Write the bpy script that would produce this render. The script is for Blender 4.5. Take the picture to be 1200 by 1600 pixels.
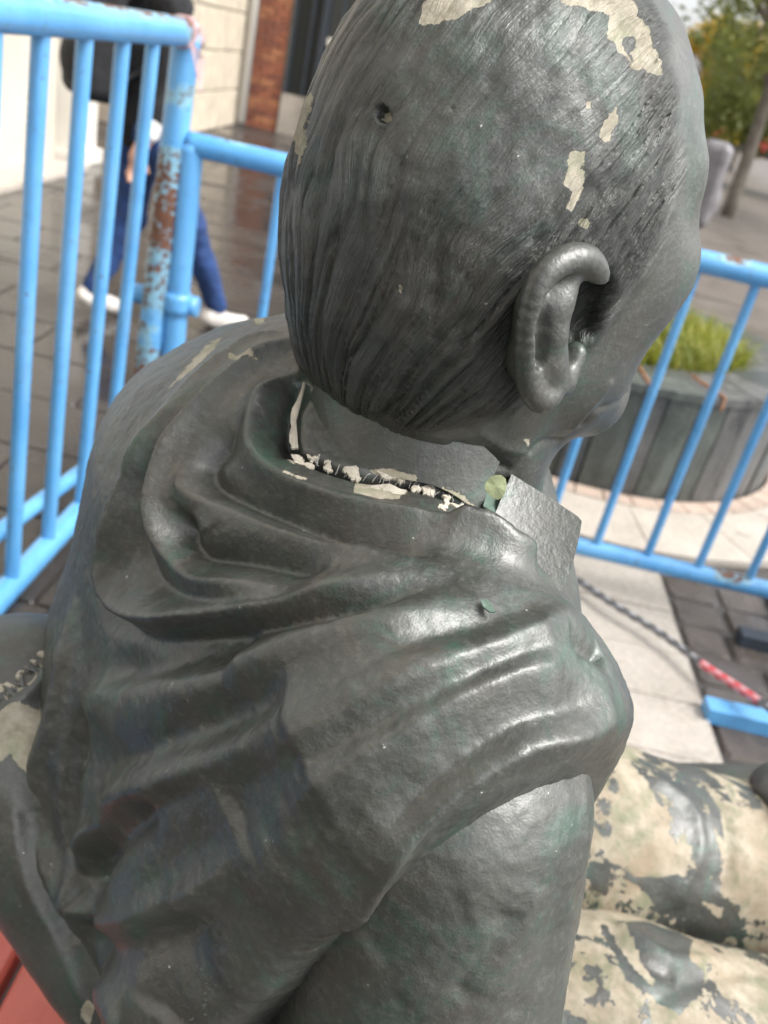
import bpy, math, random
import numpy as np
random.seed(7)
rng = np.random.default_rng(7)
for o in list(bpy.data.objects): bpy.data.objects.remove(o)
scene = bpy.context.scene
COL = scene.collection
R_ = math.radians
# ------------------------------------------------------------------ camera
FPX, CAMZ, PITCH, ROLL = 1400.0, 1.4, R_(27.0), R_(13.0)
Fv = np.array([0, math.cos(PITCH), -math.sin(PITCH)])
_r0 = np.array([1.0, 0, 0]); _u0 = np.array([0, math.sin(PITCH), math.cos(PITCH)])
Rv = _r0*math.cos(ROLL) + _u0*math.sin(ROLL)
Uv = _u0*math.cos(ROLL) - _r0*math.sin(ROLL)
Cv = np.array([0, 0, CAMZ])
def P(u, v, d): return Cv + d*(Fv + Rv*(u-600)/FPX + Uv*(800-v)/FPX)
def G(u, v, z=0.0):
    r = Fv + Rv*(u-600)/FPX + Uv*(800-v)/FPX
    return Cv + r*((z-CAMZ)/r[2])
def proj(p):
    q = p-Cv; d = q@Fv
    return 600+FPX*(q@Rv)/d, 800-FPX*(q@Uv)/d, d
from mathutils import Matrix, Vector
cd = bpy.data.cameras.new('camera'); cam = bpy.data.objects.new('camera', cd); COL.objects.link(cam)
cam.matrix_world = Matrix(((Rv[0], Uv[0], -Fv[0], Cv[0]), (Rv[1], Uv[1], -Fv[1], Cv[1]), (Rv[2], Uv[2], -Fv[2], Cv[2]), (0, 0, 0, 1)))
cd.sensor_fit = 'HORIZONTAL'; cd.sensor_width = 36.0; cd.lens = 36.0*FPX/1200
cd.clip_start = 0.02; cd.clip_end = 2000
cd.dof.use_dof = True; cd.dof.focus_distance = 0.44; cd.dof.aperture_fstop = 12.5
scene.camera = cam
# ------------------------------------------------------------------ sky, sun, exposure
SUN_EL, SUN_AZ = R_(52), R_(102)      # azimuth from +Y towards +X
world = bpy.data.worlds.new('World'); scene.world = world; world.use_nodes = True
wn = world.node_tree; wn.nodes.clear()
sky = wn.nodes.new('ShaderNodeTexSky'); sky.sky_type = 'NISHITA'; sky.sun_disc = False
sky.sun_elevation = SUN_EL; sky.sun_rotation = SUN_AZ; sky.dust_density = 4.0; sky.air_density = 1.0; sky.ozone_density = 1.0
hs = wn.nodes.new('ShaderNodeHueSaturation'); hs.inputs['Saturation'].default_value = 0.16; hs.inputs['Value'].default_value = 1.12
bg = wn.nodes.new('ShaderNodeBackground'); bg.inputs['Strength'].default_value = 0.15
wo = wn.nodes.new('ShaderNodeOutputWorld')
wn.links.new(sky.outputs[0], hs.inputs['Color']); wn.links.new(hs.outputs[0], bg.inputs['Color']); wn.links.new(bg.outputs[0], wo.inputs[0])
sl = bpy.data.lights.new('sun', 'SUN'); sl.energy = 1.25; sl.angle = R_(24); sl.color = (1, .97, .92)
sun = bpy.data.objects.new('sun', sl); COL.objects.link(sun)
_d = Vector((math.sin(SUN_AZ)*math.cos(SUN_EL), math.cos(SUN_AZ)*math.cos(SUN_EL), math.sin(SUN_EL)))
sun.rotation_euler = _d.to_track_quat('Z', 'Y').to_euler(); sun.location = (0, 0, 20)
vs = scene.view_settings; vs.view_transform = 'Standard'; vs.look = 'None'; vs.gamma = 1.0; vs.exposure = 1.12; vs.use_curve_mapping = False

# ------------------------------------------------------------------ material helpers
class NT:
    def __init__(self, name):
        self.m = bpy.data.materials.new(name); self.m.use_nodes = True
        self.t = self.m.node_tree; self.t.nodes.clear()
        self.out = self.t.nodes.new('ShaderNodeOutputMaterial')
        self.b = self.t.nodes.new('ShaderNodeBsdfPrincipled')
        self.t.links.new(self.b.outputs[0], self.out.inputs[0])
    def n(self, typ, ins=None, **props):
        x = self.t.nodes.new(typ)
        for k, v in props.items(): setattr(x, k, v)
        if ins:
            for k, v in ins.items(): self.set(x.inputs[k], v)
        return x
    def set(self, sock, v):
        if hasattr(v, 'is_linked'): self.t.links.new(v, sock)
        elif hasattr(v, 'outputs'): self.t.links.new(v.outputs[0], sock)
        else:
            if isinstance(v, (tuple, list)) and len(v) == 3 and len(sock.default_value) == 4: v = (*v, 1)
            sock.default_value = v
    def coord(self, kind='Object', scale=(1, 1, 1), rot=(0, 0, 0)):
        c = self.n('ShaderNodeTexCoord')
        return self.n('ShaderNodeMapping', {'Vector': c.outputs[kind], 'Scale': scale, 'Rotation': rot}).outputs[0]
    def noise(self, vec, scale, detail=4, rough=.55, dist=0, out='Fac'):
        return self.n('ShaderNodeTexNoise', {'Vector': vec, 'Scale': scale, 'Detail': detail, 'Roughness': rough, 'Distortion': dist}).outputs[out]
    def ramp(self, fac, stops):
        r = self.n('ShaderNodeValToRGB', {'Fac': fac}); e = r.color_ramp.elements
        while len(e) < len(stops): e.new(.5)
        for el, (p, c) in zip(e, stops):
            el.position = p; el.color = (*c, 1) if isinstance(c, (tuple, list)) else (c, c, c, 1)
        return r.outputs[0]
    def mix(self, fac, a, b, mode='MIX'):
        x = self.n('ShaderNodeMix', data_type='RGBA', blend_type=mode)
        self.set(x.inputs[0], fac); self.set(x.inputs[6], a); self.set(x.inputs[7], b); return x.outputs[2]
    def math(self, op, a, b=0.0, c=None):
        x = self.n('ShaderNodeMath', operation=op); self.set(x.inputs[0], a); self.set(x.inputs[1], b)
        if c is not None: self.set(x.inputs[2], c)
        return x.outputs[0]
    def mapr(self, v, a, b, c=0.0, d=1.0):
        return self.n('ShaderNodeMapRange', {'Value': v, 'From Min': a, 'From Max': b, 'To Min': c, 'To Max': d}).outputs[0]
    def attr(self, name, out='Fac'): return self.n('ShaderNodeAttribute', attribute_name=name).outputs[out]
    def bump(self, h, strength=.5, dist=.01, nrm=None):
        x = self.n('ShaderNodeBump', {'Height': h, 'Strength': strength, 'Distance': dist})
        if nrm is not None: self.set(x.inputs['Normal'], nrm)
        return x.outputs[0]
    def fin(self, col=None, rough=None, metal=None, nrm=None, spec=None, coat=None, coat_r=None):
        b = self.b
        if col is not None: self.set(b.inputs['Base Color'], col)
        if rough is not None: self.set(b.inputs['Roughness'], rough)
        if metal is not None: self.set(b.inputs['Metallic'], metal)
        if nrm is not None: self.set(b.inputs['Normal'], nrm)
        if spec is not None: self.set(b.inputs['Specular IOR Level'], spec)
        if coat is not None: self.set(b.inputs['Coat Weight'], coat)
        if coat_r is not None: self.set(b.inputs['Coat Roughness'], coat_r)
        return self.m
def simple(name, col, rough=.6, var=.25, scale=8, bump=.15, metal=0, bscale=60, bd=.004):
    t = NT(name); v = t.coord()
    n = t.noise(v, scale, 5)
    lo = tuple(c*(1-var) for c in col); hi = tuple(min(1, c*(1+var)) for c in col)
    c = t.ramp(n, [(.3, lo), (.7, hi)])
    nr = t.bump(t.noise(v, bscale, 4), bump, bd)
    r = t.mapr(t.noise(v, scale*2.3, 3), .3, .7, max(0, rough-.12), min(1, rough+.12))
    return t.fin(c, r, metal, nr)

# ------------------------------------------------------------------ object helpers
def tag(o, label=None, cat=None, group=None, kind=None):
    if label: o['label'] = label
    if cat: o['category'] = cat
    if group: o['group'] = group
    if kind: o['kind'] = kind
    return o
def empty(name, loc, label=None, cat=None, group=None):
    o = bpy.data.objects.new(name, None); COL.objects.link(o); o.location = loc; o.empty_display_size = .1
    return tag(o, label, cat, group)
def wloc(o):
    l = np.zeros(3)
    while o is not None: l += np.array(o.location); o = o.parent
    return l
def obj(name, V, Fc, mat, parent=None, smooth=True, loc=None):
    """mesh from world-space verts; origin at parent's location (or loc)"""
    V = np.asarray(V, dtype=np.float64)
    me = bpy.data.meshes.new(name)
    org = wloc(parent) if parent is not None else (np.zeros(3) if loc is None else np.asarray(loc, float))
    Vl = V-org
    if isinstance(Fc, np.ndarray) and Fc.ndim == 2:
        k = Fc.shape[1]; nf = len(Fc)
        me.vertices.add(len(Vl)); me.vertices.foreach_set('co', Vl.astype(np.float32).ravel())
        me.loops.add(nf*k); me.loops.foreach_set('vertex_index', Fc.astype(np.int32).ravel())
        me.polygons.add(nf); me.polygons.foreach_set('loop_start', np.arange(0, nf*k, k, dtype=np.int32))
        me.update(calc_edges=True)
    else:
        me.from_pydata([tuple(x) for x in Vl], [], [tuple(int(i) for i in q) for q in Fc]); me.update()
    me.polygons.foreach_set('use_smooth', np.full(len(me.polygons), smooth, dtype=bool))
    o = bpy.data.objects.new(name, me); COL.objects.link(o)
    if parent is not None: o.parent = parent
    elif loc is not None: o.location = loc
    if mat is not None: me.materials.append(mat)
    return o
def attr_f(o, name, a):
    o.data.attributes.new(name, 'FLOAT', 'POINT').data.foreach_set('value', np.asarray(a, np.float32))
def attr_v(o, name, a):
    o.data.attributes.new(name, 'FLOAT_VECTOR', 'POINT').data.foreach_set('vector', np.asarray(a, np.float32).ravel())
class MB:
    def __init__(self): self.v = []; self.f = []
    def add(self, V, Fc):
        n = len(self.v); self.v += [tuple(map(float, x)) for x in V]; self.f += [tuple(i+n for i in q) for q in Fc]; return self
    def box(self, a, b, jit=0):
        (x0, y0, z0), (x1, y1, z1) = a, b
        V = [(x0, y0, z0), (x1, y0, z0), (x1, y1, z0), (x0, y1, z0), (x0, y0, z1), (x1, y0, z1), (x1, y1, z1), (x0, y1, z1)]
        if jit: V = [tuple(c+random.uniform(-jit, jit) for c in q) for q in V]
        return self.add(V, [(0, 3, 2, 1), (4, 5, 6, 7), (0, 1, 5, 4), (1, 2, 6, 5), (2, 3, 7, 6), (3, 0, 4, 7)])
    def bev(self, a, b, r):
        """box with chamfered top and vertical edges"""
        (x0, y0, z0), (x1, y1, z1) = a, b
        def ring(i, z): return [(x0+i+r, y0+i, z), (x1-i-r, y0+i, z), (x1-i, y0+i+r, z), (x1-i, y1-i-r, z), (x1-i-r, y1-i, z), (x0+i+r, y1-i, z), (x0+i, y1-i-r, z), (x0+i, y0+i+r, z)]
        V = ring(0, z0)+ring(0, z1-r)+ring(r*.7, z1)
        Fc = [tuple(range(7, -1, -1)), tuple(range(16, 24))]
        for k in range(2):
            for i in range(8): Fc.append((k*8+i, k*8+(i+1) % 8, k*8+8+(i+1) % 8, k*8+8+i))
        return self.add(V, Fc)
    def tube(self, pts, r, n=12, caps=True):
        pts = [np.asarray(p, float) for p in pts]
        rs = r if isinstance(r, (list, tuple, np.ndarray)) else [r]*len(pts)
        V = []; prev = None
        for i, p in enumerate(pts):
            t = pts[min(i+1, len(pts)-1)]-pts[max(i-1, 0)]; t /= np.linalg.norm(t)+1e-12
            if prev is None:
                a = np.cross(t, (0, 0, 1.0));
                if np.linalg.norm(a) < .1: a = np.cross(t, (0, 1.0, 0))
            else: a = prev-t*(prev@t)
            a /= np.linalg.norm(a); prev = a; b = np.cross(t, a)
            for k in range(n):
                w = 2*math.pi*k/n; V.append(p+rs[i]*(a*math.cos(w)+b*math.sin(w)))
        Fc = [(i*n+k, i*n+(k+1) % n, (i+1)*n+(k+1) % n, (i+1)*n+k) for i in range(len(pts)-1) for k in range(n)]
        if caps: Fc += [tuple(range(n-1, -1, -1)), tuple(range((len(pts)-1)*n, len(pts)*n))]
        return self.add(V, Fc)
    def prism(self, poly, z0, z1):
        n = len(poly); V = [(x, y, z0) for x, y in poly]+[(x, y, z1) for x, y in poly]
        return self.add(V, [tuple(range(n-1, -1, -1)), tuple(range(n, 2*n))]+[(i, (i+1) % n, n+(i+1) % n, n+i) for i in range(n)])
    def build(self, name, mat, parent=None, smooth=False, loc=None): return obj(name, self.v, self.f, mat, parent, smooth, loc)
def spline(pts, n=8):
    pts = [np.asarray(p, float) for p in pts]; out = []
    for i in range(len(pts)-1):
        p0, p1, p2, p3 = pts[max(i-1, 0)], pts[i], pts[i+1], pts[min(i+2, len(pts)-1)]
        for k in range(n):
            t = k/n
            out.append(.5*((2*p1)+(p2-p0)*t+(2*p0-5*p1+4*p2-p3)*t*t+(3*p1-p0-3*p2+p3)*t**3))
    out.append(pts[-1]); return out

# ------------------------------------------------------------------ implicit modelling (used for every rounded, sculpted form)
def rotz(a): c, s = math.cos(a), math.sin(a); return np.array([[c, -s, 0], [s, c, 0], [0, 0, 1.]])
def roty(a): c, s = math.cos(a), math.sin(a); return np.array([[c, 0, s], [0, 1, 0], [-s, 0, c]])
def rotx(a): c, s = math.cos(a), math.sin(a); return np.array([[1, 0, 0], [0, c, -s], [0, s, c]])
def ell(p, c, r, M=None):
    q = p-np.asarray(c)
    if M is not None: q = q@M
    r = np.asarray(r, float)
    k0 = np.sqrt(((q/r)**2).sum(-1)); k1 = np.sqrt(((q/(r*r))**2).sum(-1))+1e-9
    return k0*(k0-1)/k1
def cap(p, a, b, ra, rb):
    a = np.asarray(a, float); b = np.asarray(b, float); ab = b-a
    t = np.clip(((p-a)@ab)/(ab@ab), 0, 1); q = p-a-t[:, None]*ab
    return np.sqrt((q*q).sum(-1))-(ra+(rb-ra)*t)
def smin(a, b, k):
    h = np.maximum(k-np.abs(a-b), 0)/k
    return np.minimum(a, b)-h*h*k*.25
def smax(a, b, k): return -smin(-a, -b, k)
def chain(p, pts, k=.03):
    d = None
    for (a, ra), (b, rb) in zip(pts[:-1], pts[1:]):
        e = cap(p, a, b, ra, rb); d = e if d is None else smin(d, e, k)
    return d
def grad(fn, p, e=.0012):
    g = np.zeros_like(p)
    for s in ((1, -1, -1), (-1, -1, 1), (-1, 1, -1), (1, 1, 1)):
        s = np.array(s, float); g += s*fn(p+s*e)[:, None]
    return g/(np.linalg.norm(g, axis=1)[:, None]+1e-12)
def mesh_sdf(fn, lo, hi, h, sub=0):
    lo = np.asarray(lo, float); hi = np.asarray(hi, float); B = 8
    nb = np.ceil((hi-lo)/(h*B)).astype(int); n = nb*B
    bc = np.stack(np.meshgrid(*[np.arange(k) for k in nb], indexing='ij'), -1).reshape(-1, 3)
    cen = lo+(bc*B+(B-1)/2)*h
    d = fn(cen); rad = h*B*.5*1.75*1.8
    g = np.repeat(np.repeat(np.repeat(np.where(d < 0, -1., 1.).astype(np.float32).reshape(nb), B, 0), B, 1), B, 2)
    act = bc[np.abs(d) < rad]
    off = np.stack(np.meshgrid(*[np.arange(B)]*3, indexing='ij'), -1).reshape(-1, 3)
    for i in range(0, len(act), 600):
        ii = (act[i:i+600, None, :]*B+off[None]).reshape(-1, 3)
        g[ii[:, 0], ii[:, 1], ii[:, 2]] = fn(lo+ii*h)
    ins = g < 0
    cnt = np.zeros((n[0]-1, n[1]-1, n[2]-1), np.int8)
    for a in (0, 1):
        for b in (0, 1):
            for c in (0, 1): cnt += ins[a:n[0]-1+a, b:n[1]-1+b, c:n[2]-1+c]
    ca = np.argwhere((cnt > 0) & (cnt < 8)); idx = np.full(cnt.shape, -1, np.int32); idx[ca[:, 0], ca[:, 1], ca[:, 2]] = np.arange(len(ca))
    acc = np.zeros((len(ca), 3)); num = np.zeros(len(ca))
    for ax in range(3):
        o1, o2 = [k for k in range(3) if k != ax]
        for a in (0, 1):
            for b in (0, 1):
                s = np.zeros(3, int); s[o1] = a; s[o2] = b; e = s.copy(); e[ax] = 1
                i0 = ca+s; i1 = ca+e
                g0 = g[i0[:, 0], i0[:, 1], i0[:, 2]]; g1 = g[i1[:, 0], i1[:, 1], i1[:, 2]]
                m = (g0 < 0) != (g1 < 0); t = np.where(m, g0/(g0-g1+1e-20), 0)
                pt = i0.astype(float); pt[:, ax] += t; acc[m] += pt[m]; num[m] += 1
    V = lo+acc/num[:, None]*h
    Q = []
    for ax in range(3):
        o1, o2 = [(1, 2), (2, 0), (0, 1)][ax]
        sl0 = [slice(None)]*3; sl1 = [slice(None)]*3; sl0[ax] = slice(0, -1); sl1[ax] = slice(1, None)
        A, Bm = ins[tuple(sl0)], ins[tuple(sl1)]
        c = np.argwhere(A != Bm); c = c[(c[:, o1] > 0) & (c[:, o2] > 0) & (c[:, o1] < n[o1]-1) & (c[:, o2] < n[o2]-1)]
        if not len(c): continue
        fl = A[c[:, 0], c[:, 1], c[:, 2]]
        def cell(a, b):
            q = c.copy(); q[:, o1] -= a; q[:, o2] -= b; return idx[q[:, 0], q[:, 1], q[:, 2]]
        q = np.stack([cell(1, 1), cell(0, 1), cell(0, 0), cell(1, 0)], 1)
        q[~fl] = q[~fl][:, ::-1]; Q.append(q)
    Q = np.concatenate(Q); Q = Q[(Q >= 0).all(1)]
    def fit(V, it=2):
        for _ in range(it): V = V-grad(fn, V)*np.clip(fn(V), -h, h)[:, None]*.9
        return V
    V = fit(V)
    for _ in range(sub): V, Q = subdiv(V, Q); V = fit(V, 1)
    return V, Q
def subdiv(V, Q):
    n = len(V); e = np.stack([Q, np.roll(Q, -1, 1)], -1).reshape(-1, 2); es = np.sort(e, 1)
    key = es[:, 0].astype(np.int64)*n+es[:, 1]; uk, inv = np.unique(key, return_inverse=True)
    mid = (V[(uk//n)]+V[(uk % n)])*.5; em = inv.reshape(-1, 4)+n; fc = V[Q].mean(1); fi = np.arange(len(Q))+n+len(uk)
    q = np.stack([np.stack([Q[:, k], em[:, k], fi, em[:, k-1]], 1) for k in range(4)], 1).reshape(-1, 4)
    return np.concatenate([V, mid, fc]), q
def vnoise(p, seed=0):
    p = np.asarray(p, float); i = np.floor(p).astype(np.int64); f = p-i; f = f*f*(3-2*f)
    def hsh(x, y, z):
        a = (x*374761393+y*668265263+z*2147483647+seed*974711) & 0xffffffff
        a = ((a ^ (a >> 13))*1274126177) & 0xffffffff; a = ((a ^ (a >> 16))*2246822519) & 0xffffffff
        return ((a ^ (a >> 15)) & 0xffff)/32767.5-1
    r = 0
    for a in (0, 1):
        for b in (0, 1):
            for c in (0, 1):
                w = (f[:, 0] if a else 1-f[:, 0])*(f[:, 1] if b else 1-f[:, 1])*(f[:, 2] if c else 1-f[:, 2])
                r = r+w*hsh(i[:, 0]+a, i[:, 1]+b, i[:, 2]+c)
    return r
def march(fn, u, v, t0=.25):
    D = Fv+Rv*(u-600)/FPX+Uv*(800-v)/FPX; t = t0
    for _ in range(80):
        s = float(fn((Cv+D*t)[None])[0]); t += s*.7
        if abs(s) < 2e-4: return Cv+D*t
        if t > 2.5: return None
    return Cv+D*t
def poly_sd(u, v, poly):
    """signed distance in the polygon's own units, positive inside"""
    pl = np.asarray(poly, float); d = np.full(len(u), 1e9); ins = np.zeros(len(u), bool)
    for a, b in zip(pl, np.roll(pl, -1, 0)):
        e = b-a; w0 = u-a[0]; w1 = v-a[1]; t = np.clip((w0*e[0]+w1*e[1])/(e@e), 0, 1)
        d = np.minimum(d, np.hypot(w0-t*e[0], w1-t*e[1]))
        c = (a[1] > v) != (b[1] > v)
        with np.errstate(divide='ignore', invalid='ignore'): ins ^= c & (u < (b[0]-a[0])*(v-a[1])/(b[1]-a[1])+a[0])
    return np.where(ins, d, -d)
# ================================================================== the setting
def wet_stone(name, c0, c1, puddle=.5, lo=.08, hi=.5, sc=3.0, bump=.25):
    t = NT(name); v = t.coord('Object'); n = t.noise(v, sc, 6, .6, .3); f = t.noise(v, sc*14, 5, .65); sp = t.noise(v, 260, 2, .5)
    c = t.mix(t.mapr(n, .3, .7), c0, c1); c = t.mix(t.mapr(f, .4, .7, 0, .35), c, tuple(min(1, x*1.7) for x in c1)); c = t.mix(t.mapr(sp, .55, .7, 0, .5), c, tuple(x*.45 for x in c0))
    w = t.mapr(t.noise(v, sc*.6, 4, .6, .5), puddle-.07, puddle+.07)
    c = t.mix(t.math('MULTIPLY', w, .35), c, tuple(x*.5 for x in c0))
    r = t.mapr(w, 0, 1, hi, lo)
    h = t.math('MULTIPLY', t.math('ADD', f, t.math('MULTIPLY', sp, .3)), t.mapr(w, 0, 1, 1, .25))
    return t.fin(c, r, 0, t.bump(h, bump, .006), spec=.5)
M_GROUND = wet_stone('wet_asphalt', (.030, .027, .026), (.055, .049, .045), .52, .10, .42, 1.2)
M_DARK = wet_stone('wet_dark_slab', (.026, .023, .022), (.048, .042, .039), .47, .10, .36, 2.4)
M_PALE = wet_stone('pale_limestone', (.31, .275, .23), (.46, .415, .365), .66, .16, .5, 4.0)
M_PINK = wet_stone('pink_edging_stone', (.34, .26, .21), (.48, .38, .31), .66, .2, .55, 6.0)
M_COB = wet_stone('wet_cobble', (.055, .045, .038), (.11, .092, .080), .50, .06, .45, 6.0, .6)
M_PLAZA = wet_stone('damp_plaza_paving', (.070, .058, .048), (.145, .122, .104), .62, .25, .55, 2.5)
gv = MB(); GR = 900
gv.add([(-GR, -GR, 0), (GR, -GR, 0), (GR, GR, 0), (-GR, GR, 0)], [(0, 1, 2, 3)])
ground = tag(gv.build('ground', M_GROUND), kind='structure')
# dark wet slabs on the left and behind the barriers
pv = empty('pavement', (-1.6, 5, 0)); tag(pv, kind='structure')
rs = random.Random(5)
def slab_grid(parent, x0, x1, y0, y1, sx, sy, mat, z0, z1, gap=.008, skip=None, stag=True, bev=.004, name='slab'):
    y = y0; r = 0
    while y < y1-.02:
        x = x0-(sx*.5 if stag and r % 2 else 0)
        while x < x1-.02:
            a, b = max(x, x0), min(x+sx, x1); c, d = y, min(y+sy, y1)
            if b-a > .06 and not (skip and skip((a+b)/2, (c+d)/2)):
                dz = rs.uniform(-.002, .002)
                m = MB().bev((a+gap/2, c+gap/2, z0), (b-gap/2, d-gap/2, z1+dz), bev); m.build(name, mat, parent)
            x += sx
        y += sy; r += 1
slab_grid(pv, -3.2, .52, 1.0, 10.2, .80, .40, M_DARK, -.03, .012, .010, skip=lambda x, y: (-.75 < x and y > 5.2) or y > 9.6 and x > -1)
# pale limestone walk, right, and the cobbles beside it
PC = np.array([.83, 4.23]); PR = .90
pw = empty('limestone_walk', (.75, 2, 0)); tag(pw, kind='structure')
slab_grid(pw, .54, .965, .6, 2.84, .425, .235, M_PALE, -.03, .020, .006, stag=False)
cb2 = empty('cobbled_strip', (1.4, 2, 0)); tag(cb2, kind='structure')
y = .9
while y < 3.1:
    x = .975
    while x < 2.2:
        w, h_ = rs.uniform(.13, .24), .155
        if math.hypot(x+w/2-PC[0], y+h_/2-PC[1]) > 1.42:
            m = MB().bev((x+.006, y+.006, -.03), (x+w-.006, y+h_-.006, .010+rs.uniform(-.004, .004)), .012); m.build('cobble', M_COB, cb2)
        x += w
    y += .155
pz = MB(); pz.add([(1.9, 4.4, .004), (120, 4.4, .004), (120, 160, .004), (-.75, 160, .004), (-.75, 5.4, .004)], [(0, 1, 2, 3, 4)]); tag(pz.build('plaza', M_PLAZA), kind='structure')
# ring of pale stones and pink edging round the planter
rg = empty('planter_apron', (*PC, 0)); tag(rg, kind='structure')
def arc_piece(parent, name, mat, r0, r1, a0, a1, z0, z1, n=3, batter=0):
    V = []; 
    for z, dr_ in ((z0, 0), (z1, batter)):
        for r in (r0, r1):
            for k in range(n+1):
                a = a0+(a1-a0)*k/n; V.append((PC[0]+(r+dr_)*math.cos(a), PC[1]+(r+dr_)*math.sin(a), z))
    k = n+1; Fc = []
    for i in range(n):
        Fc += [(2*k+i, 3*k+i, 3*k+i+1, 2*k+i+1), (i, i+1, k+i+1, k+i), (k+i, k+i+1, 3*k+i+1, 3*k+i), (i, 2*k+i, 2*k+i+1, i+1)]
    Fc += [(0, k, 3*k, 2*k), (k-1, 3*k-1, 4*k-1, 2*k-1)]
    return obj(name, V, Fc, mat, parent, smooth=False)
NP = 52
for i in range(NP):
    a0 = 2*math.pi*i/NP; g_ = .004
    arc_piece(rg, 'edging_stone', M_PINK, PR+.012, PR+.10, a0+g_, a0+2*math.pi/NP-g_, -.02, .026)
NS = 20
for i in range(NS):
    a0 = 2*math.pi*(i+.3)/NS; am = (a0+math.pi/NS) % (2*math.pi); g_ = .0022
    arc_piece(rg, 'apron_slab', M_PALE, PR+.106, PR+.46, a0+g_, a0+2*math.pi/NS-g_, -.02, .024, 4)
# ================================================================== planter
def slate_mat(name, c0, c1):
    t = NT(name); v = t.coord('Object', (9, 9, 2.2)); n = t.noise(v, 1.6, 7, .65, .8); f = t.noise(t.coord(), 70, 5, .65)
    c = t.ramp(n, [(.28, c0), (.52, c1), (.75, tuple(min(1, x*1.9) for x in c1))]); c = t.mix(t.mapr(f, .5, .75, 0, .35), c, (.20, .22, .21))
    return t.fin(c, t.mapr(n, .3, .7, .22, .5), 0, t.bump(t.math('ADD', n, f), .4, .006))
SLATES = [slate_mat('slate_blue', (.020, .026, .029), (.048, .057, .060)), slate_mat('slate_green', (.028, .034, .030), (.062, .071, .064)), slate_mat('slate_grey', (.034, .034, .036), (.085, .085, .084))]
M_SOIL = simple('planter_soil', (.05, .035, .025), .9, .3, 20, .6)
M_GROUT = simple('dark_grout', (.03, .03, .03), .8)
PH = .45
pl = empty('round_planter', (*PC, 0), 'low round planter clad in dark slate panels with grass inside', 'planter')
arc_n = 46
core = MB()
for i in range(1): pass
ang = [2*math.pi*k/64 for k in range(64)]
core.prism([(PC[0]+(PR-.012)*math.cos(a), PC[1]+(PR-.012)*math.sin(a)) for a in ang], .002, PH-.06); core.build('core', M_GROUT, pl)
a = 0
while a < 2*math.pi-.03:
    w = rs.uniform(.095, .16); w = min(w, 2*math.pi-a)
    arc_piece(pl, 'slate_panel', rs.choice(SLATES), PR-.03, PR+rs.uniform(-.002, .006), a+.004, a+w-.004, .004, PH, 2, .015); a += w
a = .1
while a < 2*math.pi+.06:
    w = rs.uniform(.24, .36); w = min(w, 2*math.pi+.1-a)
    arc_piece(pl, 'rim_slab', rs.choice(SLATES), PR-.27, PR+.030, a+.004, a+w-.004, PH+.002, PH+.034+rs.uniform(0, .004), 4); a += w
M_RUST = simple('rusty_iron_cleat', (.35, .16, .07), .7, .3, 30)
for a in (4.75, 5.08):
    m = MB(); r0, r1 = PR-.20, PR+.036; c_, s_ = math.cos(a), math.sin(a)
    m.tube([(PC[0]+r0*c_, PC[1]+r0*s_, PH+.040), (PC[0]+r1*c_, PC[1]+r1*s_, PH+.040), (PC[0]+(r1+.004)*c_, PC[1]+(r1+.004)*s_, PH-.01)], .005, 6); m.build('iron_cleat', M_RUST, pl)
sm = MB(); sm.prism([(PC[0]+(PR-.28)*math.cos(a), PC[1]+(PR-.28)*math.sin(a)) for a in ang], PH-.1, PH-.02); sm.build('soil', M_SOIL, pl)
def leaf_mat(name, c0, c1, c2=None):
    t = NT(name); v = t.coord(); n = t.noise(v, 2.2, 4, .6); m = t.noise(v, 30, 2)
    c = t.mix(t.mapr(n, .35, .65), c0, c1)
    if c2: c = t.mix(t.mapr(m, .5, .62, 0, .8), c, c2)
    t.fin(c, .5, 0); t.b.inputs['Transmission Weight'].default_value = 0
    tr = t.n('ShaderNodeBsdfTranslucent', {'Color': c}); mx = t.n('ShaderNodeMixShader', {'Fac': .35})
    t.t.links.new(t.b.outputs[0], mx.inputs[1]); t.t.links.new(tr.outputs[0], mx.inputs[2]); t.t.links.new(mx.outputs[0], t.out.inputs[0]); return t.m
M_GRASS = leaf_mat('grass_blades', (.14, .18, .02), (.28, .31, .035), (.34, .29, .06))
gb = MB(); rq = random.Random(2)
for k in range(6500):
    a = rq.uniform(0, 2*math.pi); r = (PR-.27)*math.sqrt(rq.random()); x, y_ = PC[0]+r*math.cos(a), PC[1]+r*math.sin(a)
    hh = rq.uniform(.05, .17); th = rq.uniform(0, 6.28); ln = rq.uniform(.03, .17); dx, dy = math.cos(th), math.sin(th); w = rq.uniform(.003, .006)
    z = PH-.03
    gb.add([(x-dy*w, y_+dx*w, z), (x+dy*w, y_-dx*w, z), (x+dx*ln*.4+dy*w*.8, y_+dy*ln*.4-dx*w*.8, z+hh*.65), (x+dx*ln*.4-dy*w*.8, y_+dy*ln*.4+dx*w*.8, z+hh*.65), (x+dx*ln, y_+dy*ln, z+hh)], [(0, 1, 2, 3), (3, 2, 4)])
gro = gb.build('grass', M_GRASS); tag(gro, 'tufted yellow green grass growing in the round planter', 'grass', kind='stuff')
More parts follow.
